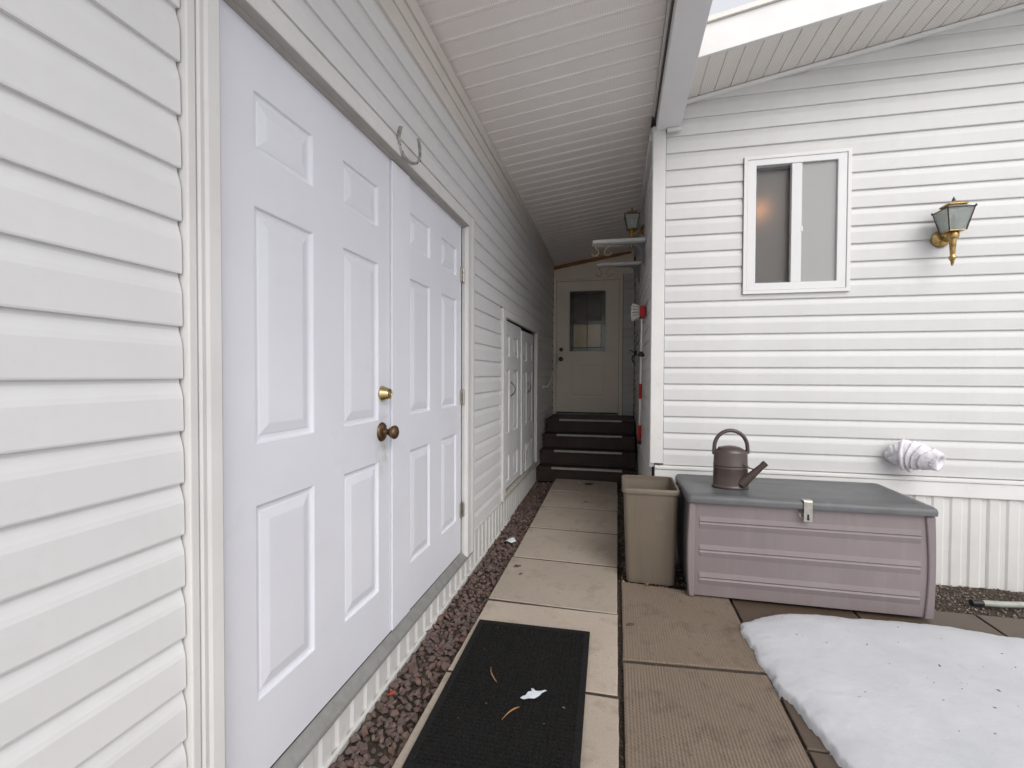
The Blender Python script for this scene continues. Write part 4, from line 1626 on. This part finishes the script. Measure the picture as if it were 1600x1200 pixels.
# ------------------------------------------------------------------ door mat and litter
mt = thing('doormat', 'black rubber doormat lying in front of the double doors', 'doormat', (-0.385, 1.815, 0.0), radians(1.0))
m = MB()
mw, ml = 0.275, 0.460
m.box(-mw, mw, -ml, ml, 0.004, 0.010)
m.build('mat_base', 'mat_rubber', mt, bevel=0.002)
rim = [(-mw + 0.0, mw, -ml, -ml + 0.028), (-mw, mw, ml - 0.028, ml), (-mw, -mw + 0.028, -ml + 0.0285, ml - 0.0285), (mw - 0.028, mw, -ml + 0.0285, ml - 0.0285)]
for r in rim:
    m = MB()
    m.box(r[0], r[1], r[2], r[3], 0.0101, 0.0145)
    m.build('mat_rim', 'mat_rubber', mt, bevel=0.0015)
m = MB()
rb = random.Random(9)
px_ = 0.0185
for i in range(27):
    for j in range(48):
        cx = -mw + 0.034 + i * px_
        cy = -ml + 0.034 + j * px_
        if cx > mw - 0.034 or cy > ml - 0.034:
            continue
        hgt = rb.uniform(0.0035, 0.0060)
        w = 0.0060
        if (i + j) % 2:
            m.box(cx - w, cx + w, cy - 0.0035, cy + 0.0035, 0.0095, 0.010 + hgt)
        else:
            m.box(cx - 0.0035, cx + 0.0035, cy - w, cy + w, 0.0095, 0.010 + hgt)
o = m.build('mat_nubs', 'mat_rubber', mt)
o['kind'] = 'stuff'


def flat_scrap(name, mat, label, cat, outline, loc, rz=0, curl=0.006, th=0.0012, group=None):
    m = MB()
    cx = sum(p[0] for p in outline) / len(outline)
    cy = sum(p[1] for p in outline) / len(outline)
    top = [(p[0], p[1], th + curl * (0.5 + 0.5 * sin(9 * p[0] / 0.05 + 5 * p[1] / 0.05))) for p in outline]
    bot = [(p[0], p[1], z_ - th) for p, z_ in zip(outline, [t__[2] for t__ in top])]
    n = len(outline)
    vs = top + bot + [(cx, cy, th + curl * 0.9), (cx, cy, curl * 0.9)]
    fs = [(i, (i + 1) % n, 2 * n) for i in range(n)] + [(n + (i + 1) % n, n + i, 2 * n + 1) for i in range(n)] + [(i, n + i, n + (i + 1) % n, (i + 1) % n) for i in range(n)]
    m.add(vs, fs)
    o = m.build(name, mat)
    o.location = loc
    o.rotation_euler = (0, 0, rz)
    tag(o, label, cat, group or ('paper scraps on the ground' if cat == 'paper' else None))
    return o


leafy = [(-0.050, -0.028), (-0.036, -0.030), (-0.018, -0.022), (0.002, -0.014), (0.018, 0.004), (0.026, 0.020), (0.042, 0.040), (0.034, 0.042), (0.016, 0.030), (0.000, 0.024), (-0.010, 0.034), (-0.020, 0.036), (-0.012, 0.024), (-0.028, 0.012), (-0.034, -0.006), (-0.044, -0.014)]
flat_scrap('paper_scrap', 'paper', 'pale torn paper scrap lying on the black doormat', 'paper', leafy, (-0.300, 1.765, 0.017), 0, 0.004)
flat_scrap('paper_scrap', 'paper', 'crumpled white paper scrap on the stones below the siding', 'paper', [(-0.03, -0.05), (0.01, -0.045), (0.045, -0.02), (0.03, 0.02), (0.035, 0.05), (0.0, 0.06), (-0.02, 0.03), (-0.045, 0.01)], (-0.79, 3.50, -0.030), 0.3, 0.030)


def needle(label, a, b, z_, bow):
    a, b = Vector((a[0], a[1], z_)), Vector((b[0], b[1], z_))
    d = (b - a)
    s = Vector((-d.y, d.x, 0)).normalized() * bow
    pts = [a + d * k + s * (4 * k * (1 - k)) + Vector((0, 0, 0.006 * 4 * k * (1 - k))) for k in (0, 0.2, 0.4, 0.6, 0.8, 1)]
    m = MB()
    m.tube(pts, [0.0008, 0.0014, 0.0022, 0.0030, 0.0026, 0.0010], 6)
    o = m.build('dry_leaf', 'needle_tan', smooth=True)
    return tag(o, label, 'leaf', 'curled tan leaves on the doormat')


needle('curled tan leaf in the middle of the doormat', (-0.508, 1.90), (-0.462, 1.812), 0.018, -0.010)
needle('straight tan leaf nearest the camera on the doormat', (-0.392, 1.615), (-0.345, 1.692), 0.018, 0.003)
lf = lambda s: [(-s, -0.2 * s), (-0.5 * s, -0.5 * s), (0.1 * s, -0.45 * s), (0.8 * s, -0.2 * s), (s, 0.15 * s), (0.5 * s, 0.4 * s), (-0.1 * s, 0.5 * s), (-0.6 * s, 0.35 * s)]
flat_scrap('dry_leaf', 'dry_leaf', 'brown leaf on the pale slab just beyond the doormat', 'leaf', lf(0.030), (-0.625, 2.985, 0.003), 0.7, 0.008, group='dead leaves on the path')
flat_scrap('dry_leaf', 'dry_leaf', 'tiny brown leaf piece beside the larger leaf beyond the doormat', 'leaf', lf(0.014), (-0.58, 2.87, 0.003), 0.2, 0.006, group='dead leaves on the path')
flat_scrap('dry_leaf', 'dry_leaf', 'long dark leaf at the foot of the steps', 'leaf', lf(0.060), (-0.29, 5.24, 0.045), 0.1, 0.010, group='dead leaves on the path')
flat_scrap('dry_leaf', 'dry_leaf', 'small leaf on the far slab in front of the steps', 'leaf', lf(0.028), (-0.285, 4.55, 0.030), 0.5, 0.008, group='dead leaves on the path')
flat_scrap('dry_leaf', 'dry_leaf', 'flat brown leaf on the ribbed slab right of the joint', 'leaf', lf(0.026), (0.075, 2.42, -0.002), 0.4, 0.003, group='dead leaves on the path')
flat_scrap('dry_leaf', 'dry_leaf', 'dark crumb of leaf in front of the beige bin', 'leaf', lf(0.017), (0.186, 2.90, -0.003), 0.4, 0.018, group='dead leaves on the path')
flat_scrap('paper_scrap', 'paper', 'tiny pale scrap beside the leaf at the foot of the steps', 'paper', lf(0.022), (-0.40, 5.28, 0.046), 0.9, 0.010)
flat_scrap('plastic_scrap', 'red_scrap', 'small red scrap among the stones beside the doormat', 'litter', lf(0.018), (-0.862, 1.700, -0.016), 0.9, 0.008)

# crumbs of grit and leaf on the slabs, the mat and the snow
dv, df = [], []
for _ in range(420):
    q = rk.random()
    if q < 0.34:
        x, y, z = rk.uniform(-0.66, 0.0), rk.uniform(1.2, 5.2), 0.001
        z += zp(y)
        if -0.68 < x < -0.10 and 1.4 < y < 2.3:
            continue
    elif q < 0.66:
        x, y, z = rk.uniform(0.05, 0.61), rk.uniform(1.2, 2.9), -0.002
    elif q < 0.70:
        x, y = rk.uniform(-0.65, -0.12), rk.uniform(1.45, 2.25)
        z = 0.0165
    else:
        x, y = rk.uniform(0.75, 2.3), rk.uniform(1.3, 2.65)
        z = snow_h(x, y) + 0.001
    r = rk.uniform(0.0012, 0.0034) * (1.6 if rk.random() < 0.1 else 1)
    rot = Euler((rk.uniform(-0.6, 0.6), rk.uniform(-0.6, 0.6), rk.uniform(0, 6.3)))
    stone_into(rk.choice(peb), (x, y, z), rot.to_quaternion(), (r * rk.uniform(1, 2.4), r, r * 0.6), dv, df)
mb = MB()
mb.add(dv, df)
tag(mb.build('debris', 'pea_gravel'), 'scattered grit and leaf crumbs on the slabs, doormat and snow', kind='stuff')

# ------------------------------------------------------------------ beige bin
bn = thing('waste_bin', 'tall open beige plastic waste bin between the path and the storage box', 'bin', (0.205, 3.17, -0.03))
Bn = Sub(bn)


def rrect(x0, x1, y0, y1, r, z_, n=5):
    out = []
    for (cx, cy, a0) in ((x1 - r, y0 + r, -pi / 2), (x1 - r, y1 - r, 0), (x0 + r, y1 - r, pi / 2), (x0 + r, y0 + r, pi)):
        for k in range(n + 1):
            a = a0 + (pi / 2) * k / n
            out.append((cx + r * cos(a), cy + r * sin(a), z_))
    return out


def bin_ring(t_, inset, z_, extra=0.0):
    # bottom to top taper
    x0 = 0.066 + (0.044 - 0.066) * t_ + inset - extra
    x1 = 0.350 + (0.368 - 0.350) * t_ - inset + extra
    y0 = 2.972 + (2.985 - 2.972) * t_ + inset - extra
    y1 = 3.300 + (3.385 - 3.300) * t_ - inset + extra
    return rrect(x0, x1, y0, y1, 0.030 - inset * 0.5, z_)


zb0, zt0 = -0.030, 0.555
hz_ = lambda t_: zb0 + (zt0 - zb0) * t_
m = MB()
m.loops([bin_ring(0, 0.010, zb0), bin_ring(0.01, 0, zb0 + 0.008), bin_ring(0.5, 0, hz_(0.5)), bin_ring(0.945, 0, hz_(0.945)), bin_ring(0.95, -0.004, hz_(0.952)),
         bin_ring(0.955, 0.004, hz_(0.955)), bin_ring(0.5, 0.004, hz_(0.5)), bin_ring(0.03, 0.004, zb0 + 0.015)], cap0=True, cap1=True)
Bn.fix(m.build('bucket', 'bin_plastic', smooth=True, angle=40))
m = MB()
m.loops([bin_ring(0.95, 0, hz_(0.948), 0.002), bin_ring(0.95, 0, hz_(0.946), 0.009), bin_ring(1, 0, hz_(0.955), 0.010), bin_ring(1, 0, hz_(0.985), 0.010), bin_ring(1, 0, hz_(0.997), 0.006), bin_ring(1, 0, hz_(1.0), 0.001), bin_ring(1, 0, hz_(0.995), -0.0035), bin_ring(1, 0, hz_(0.95), -0.004)], cap0=False, cap1=False)
Bn.fix(m.build('rim', 'bin_plastic', smooth=True, angle=50))

# ------------------------------------------------------------------ storage box
bx = thing('storage_box', 'mauve plastic storage box with a grey lid against the right wall', 'storage box', (1.0, 3.08, 0.0))
Bx = Sub(bx)
X0, X1, Y0, Y1 = 0.408, 1.592, 2.812, 3.36


def side_x(t_):      # slight barrel of the ends
    return 0.016 * sin(pi * min(1, max(0, t_)) ** 0.9)


m = MB()
rings = []
for k in range(9):
    t_ = k / 8
    b = side_x(t_)
    rings.append(rrect(X0 + 0.006 - b * 0.6, X1 - 0.006 + b, Y0 + 0.005, Y1, 0.016, 0.008 + 0.530 * t_, 3))
m.loops(rings)
Bx.fix(m.build('body', 'box_mauve', smooth=True, angle=30))
# left end panel in darker grey, set into the end
m = MB()
ep = []
for k in range(9):
    t_ = k / 8
    b = side_x(t_)
    xx = X0 + 0.006 - b * 0.6 - 0.003
    ep.append([(xx, Y0 + 0.055, 0.03 + 0.49 * t_), (xx, Y1 - 0.03, 0.03 + 0.49 * t_), (xx + 0.02, Y1 - 0.03, 0.03 + 0.49 * t_), (xx + 0.02, Y0 + 0.055, 0.03 + 0.49 * t_)])
m.loops(ep)
Bx.fix(m.build('end_panel', 'box_lid', smooth=True, angle=30))
# raised corner stiles and feet
for (xa, xb) in ((X0 - 0.002, X0 + 0.030), (X1 - 0.040, X1 + 0.004)):
    m = MB()
    rings = []
    for k in range(9):
        t_ = k / 8
        b = side_x(t_) * (-0.6 if xa < 1 else 1.0)
        b2 = b * 0.4
        rings.append([(xa + b, Y0 - 0.005, 0.0 + 0.532 * t_), (xb + b2, Y0 - 0.005, 0.0 + 0.532 * t_), (xb + b2, Y0 + 0.05, 0.0 + 0.532 * t_), (xa + b, Y0 + 0.05, 0.0 + 0.532 * t_)])
    m.loops(rings)
    Bx.fix(m.build('corner_stile', 'box_mauve', bevel=0.006, smooth=True, angle=40))
# three embossed grooves
for zg_ in (0.424, 0.264, 0.107):
    m = MB()
    m.prism([(Y0 + 0.010, zg_ + 0.055), (Y0 - 0.0012, zg_ + 0.0075), (Y0 - 0.0010, zg_ + 0.0065), (Y0 + 0.0045, zg_ + 0.001), (Y0 + 0.0045, zg_ - 0.001), (Y0 - 0.0012, zg_ - 0.0085), (Y0 - 0.0014, zg_ - 0.0095), (Y0 + 0.010, zg_ - 0.060)], lambda p, s: (s, p[0], p[1]), 0.462, 1.535)
    Bx.fix(m.build('embossed_rib', 'box_mauve'))
# lid: domed top with rolled edge
m = MB()
LXa, LXb, LYa, LYb = 0.392, 1.606, 2.792, 3.385
rings = [rrect(LXa + 0.012, LXb - 0.012, LYa + 0.012, LYb - 0.005, 0.02, 0.538, 4), rrect(LXa, LXb, LYa, LYb, 0.026, 0.538, 4), rrect(LXa - 0.001, LXb + 0.001, LYa - 0.001, LYb, 0.026, 0.558, 4),
         rrect(LXa + 0.003, LXb - 0.003, LYa + 0.004, LYb, 0.026, 0.572, 4), rrect(LXa + 0.012, LXb - 0.012, LYa + 0.016, LYb - 0.008, 0.026, 0.5795, 4),
         rrect(LXa + 0.05, LXb - 0.05, LYa + 0.05, LYb - 0.04, 0.03, 0.582, 4), rrect(LXa + 0.056, LXb - 0.056, LYa + 0.056, LYb - 0.046, 0.03, 0.5795, 4), rrect(LXa + 0.2, LXb - 0.2, LYa + 0.15, LYb - 0.12, 0.03, 0.5805, 4)]
m.loops(rings)
lid = m.build('lid', 'box_lid', smooth=True, angle=40)
Bx.fix(lid)
# hasp
m = MB()
xa, xb = 0.980, 1.022
m.prism([(2.800, 0.5835), (2.788, 0.5835), (2.7855, 0.578), (2.7855, 0.472), (2.788, 0.472), (2.788, 0.5805), (2.800, 0.5810)], lambda p, s: (s, p[0], p[1]), xa, xb)
hp = m.build('latch', 'steel', bevel=0.0008)
Bx.fix(hp)
m = MB()
m.box(xa - 0.004, xb + 0.004, 2.795, 2.825, 0.5825, 0.5855)
Bx.fix(m.build('latch_hinge', 'steel', bevel=0.001))
m = MB()
m.box(0.9965, 1.0055, 2.7835, 2.7850, 0.484, 0.512)
m.lathe([(0.006, 0), (0.006, -0.003)], (1.001, 2.785, 0.486), 'y', 10)
Bx.fix(m.build('latch_slot', 'black_plastic'))
m = MB()
m.tube([(0.966, 2.807, 0.525), (0.962, 2.790, 0.515), (0.962, 2.786, 0.500), (0.970, 2.790, 0.488), (0.982, 2.800, 0.486)], 0.0028, 7)
Bx.fix(m.build('latch_loop', 'steel', smooth=True))

# ------------------------------------------------------------------ watering can
wc = thing('watering_can', 'brown watering can with arched handle standing on the grey lid', 'watering can', (0.667, 3.035, 0.582))
Wc = Sub(wc)
OX, OY, OZ = 0.667, 3.035, 0.5825
m = MB()
bp = [(0.060, 0.0), (0.1015, 0.0), (0.1035, 0.006), (0.1015, 0.013), (0.0985, 0.016), (0.0975, 0.020), (0.0955, 0.112), (0.0975, 0.116), (0.0975, 0.121), (0.0953, 0.124), (0.0955, 0.130), (0.0973, 0.133), (0.0973, 0.138), (0.095, 0.142), (0.0935, 0.208), (0.091, 0.216), (0.084, 0.2235)]
m.lathe(bp, (OX, OY, OZ), 'z', 40, 1.0, 0.72)
Wc.fix(m.build('body', 'can_brown', smooth=True, angle=32))
m = MB()
m.lathe([(0.084, 0.2225), (0.080, 0.2265), (0.055, 0.241), (0.030, 0.248), (0.004, 0.250)], (OX, OY, OZ), 'z', 36, 1.0, 0.72)
Wc.fix(m.build('top_dome', 'can_brown', smooth=True))
m = MB()
m.lathe([(0.012, 0.0), (0.013, 0.008), (0.009, 0.012), (0.002, 0.014)], (OX - 0.062, OY - 0.02, OZ + 0.232), 'z', 14)
Wc.fix(m.build('filler_cap', 'can_brown', smooth=True))
m = MB()
hp_ = []
for k in range(21):
    a = pi - pi * k / 20
    hp_.append((OX + 0.001 + 0.0925 * cos(a), OY, OZ + 0.232 + 0.108 * max(0, sin(a)) ** 0.92))
hp_ = [(OX - 0.0925, OY, OZ + 0.195)] + hp_ + [(OX + 0.0935, OY, OZ + 0.205)]
m.tube(hp_, [(0.0135, 0.0115)] * len(hp_), 12)
Wc.fix(m.build('handle', 'can_brown', smooth=True, angle=50))
m = MB()
sp0, sp1 = Vector((OX + 0.050, OY - 0.052, OZ + 0.030)), Vector((OX + 0.168, OY - 0.088, OZ + 0.168))
sp = [along(sp0, sp1, k) for k in (0, 0.05, 0.3, 0.6, 0.85, 0.93, 1.0)]
m.tube(sp, [0.028, 0.028, 0.0235, 0.0195, 0.0165, 0.0185, 0.0180], 18, caps=False)
sq = [along(sp0, sp1, k) for k in (1.0, 0.9)]
m.tube(sq, [0.0150, 0.0135], 18, caps=False)
rim0 = len(m.v)
Wc.fix(m.build('spout', 'can_brown', smooth=True, angle=60))
m = MB()
m.tube([along(sp0, sp1, 0.9), along(sp0, sp1, 0.895)], 0.0138, 14)
Wc.fix(m.build('spout_opening', 'black_plastic'))
m = MB()
m.tube([(OX + 0.055, OY - 0.055, OZ + 0.150), along(sp0, sp1, 0.62)], 0.0038, 8)
Wc.fix(m.build('spout_brace', 'can_brown', smooth=True))

# ------------------------------------------------------------------ cloth bundle on the wall
cb = thing('cloth_bundle', 'bundle of white cloth wrapped and knotted against the siding above the storage box', 'cloth', (1.81, YG, 0.755))
Cb = Sub(cb)
NT_, NTH = 90, 96
A0, A1, A2, A3 = Vector((1.668, YG - 0.028, 0.735)), Vector((1.735, YG - 0.055, 0.775)), Vector((1.785, YG - 0.085, 0.772)), Vector((1.862, YG - 0.190, 0.748))


def bez(t_):
    s = 1 - t_
    return A0 * s ** 3 + A1 * (3 * s * s * t_) + A2 * (3 * s * t_ * t_) + A3 * t_ ** 3


def lerp_tab(t_, tab):
    for (a, va), (b, vb) in zip(tab, tab[1:]):
        if t_ <= b:
            s = (t_ - a) / (b - a)
            s = s * s * (3 - 2 * s)
            return va + (vb - va) * s
    return tab[-1][1]


rt_ = [(0, 0.010), (0.08, 0.034), (0.22, 0.060), (0.36, 0.074), (0.42, 0.084), (0.58, 0.084), (0.76, 0.078), (0.90, 0.068), (1.0, 0.060)]
m = MB()
rings = []


def frame_at(t_):
    ex_ = (bez(min(1, t_ + 0.01)) - bez(max(0, t_ - 0.01))).normalized()
    ey_ = Vector((0, 0, 1)).cross(ex_).normalized()
    return ex_, ey_, ex_.cross(ey_)


for k in range(NT_ + 1):
    t_ = k / NT_
    r = lerp_tab(t_, rt_)
    c0 = bez(t_)
    ex, ey, ez = frame_at(t_)
    ring = []
    for q in range(NTH):
        th = 2 * pi * q / NTH
        # helical wraps: a saw-tooth that steps down where one layer ends on the next
        ph = (t_ * 6.5 + th / (2 * pi) * 1.0 + 0.22 * sin(2 * th + 1.0) + 0.25 * noise.noise(Vector((cos(th), sin(th), t_ * 3)))) % 1.0
        saw = (1 - ph) ** 0.8 if ph > 0.10 else ph / 0.10
        fold = 0.17 * saw - 0.09 + 0.10 * noise.noise(Vector((cos(th) * 1.3, sin(th) * 1.3, t_ * 5 + 3))) + 0.035 * noise.noise(Vector((cos(th) * 5, sin(th) * 5, t_ * 14)))
        if t_ < 0.36:
            w_ = 1 - t_ / 0.36
            fold += w_ * (0.30 * sin(3 * th + 0.6 + 4 * t_) + 0.14 * sin(7 * th + 9 * t_))
        rr = r * (1 + fold)
        ring.append(c0 + ey * (rr * 0.86 * cos(th)) + ez * (rr * sin(th)))
    rings.append(ring)
last = rings[-1]
cen = sum(last, Vector()) / NTH
ex, ey, ez = frame_at(1.0)
for s, dx in ((0.90, 0.016), (0.70, 0.016), (0.52, -0.004), (0.40, -0.04), (0.28, -0.08)):
    rings.append([cen + (p - cen).dot(ey) * ey * s * (1 + 0.12 * sin(3 * 2 * pi * i / NTH)) + (p - cen).dot(ez) * ez * s * (0.75 if s < 0.8 else 1) + ex * dx for i, p in enumerate(last)])
m.loops(rings)
Cb.fix(m.build('wrapped_cloth', 'cloth', smooth=True, angle=70))
# trailing flap and a twisted band round the middle
m = MB()
fl = []
for k in range(9):
    s = k / 8
    row = []
    for q in range(7):
        u_ = q / 6
        row.append(Vector((1.672 + 0.10 * s * (0.5 + u_ * 0.6), YG - 0.045 - 0.050 * s - 0.012 * sin(u_ * 7 + s * 4), 0.772 - 0.012 * s - u_ * (0.035 + 0.075 * s))))
    fl.append(row)
vs = [p for r_ in fl for p in r_]
vs2 = [p + Vector((0.0, 0.006, 0.0)) for p in vs]
n7 = 7
fs = [(a * n7 + b, a * n7 + b + 1, (a + 1) * n7 + b + 1, (a + 1) * n7 + b) for a in range(8) for b in range(6)]
m.add(vs, fs)
m.add(vs2, [tuple(reversed(f_)) for f_ in fs])
Cb.fix(m.build('cloth_flap', 'cloth', smooth=True, angle=80))
m = MB()
bp_ = []
for q in range(28):
    th = 2 * pi * q / 27
    t_ = 0.40 + 0.06 * sin(th)
    ex, ey, ez = frame_at(t_)
    bp_.append(bez(t_) + ey * (0.074 * cos(th)) + ez * (0.087 * sin(th)))
m.tube(bp_, [0.010 + 0.003 * sin(5 * q) for q in range(28)], 10)
Cb.fix(m.build('cloth_band', 'cloth', smooth=True, angle=80))

# ------------------------------------------------------------------ hose end on the gravel
ho = thing('hose', 'cut end of a grey hose on the gravel by the right wall', 'hose', (2.1, 3.15, -0.04))
Ho = Sub(ho)
m = MB()
m.tube([(2.02, 3.150, -0.026), (2.12, 3.160, -0.028), (2.25, 3.185, -0.028), (2.45, 3.225, -0.03), (2.8, 3.26, -0.03), (3.3, 3.24, -0.03)], 0.0165, 12)
Ho.fix(m.build('hose_pipe', 'hose_grey', smooth=True))
m = MB()
m.tube([(1.965, 3.145, -0.028), (2.021, 3.150, -0.026)], [0.0185, 0.0178], 12)
Ho.fix(m.build('hose_end', 'black_plastic', smooth=True))
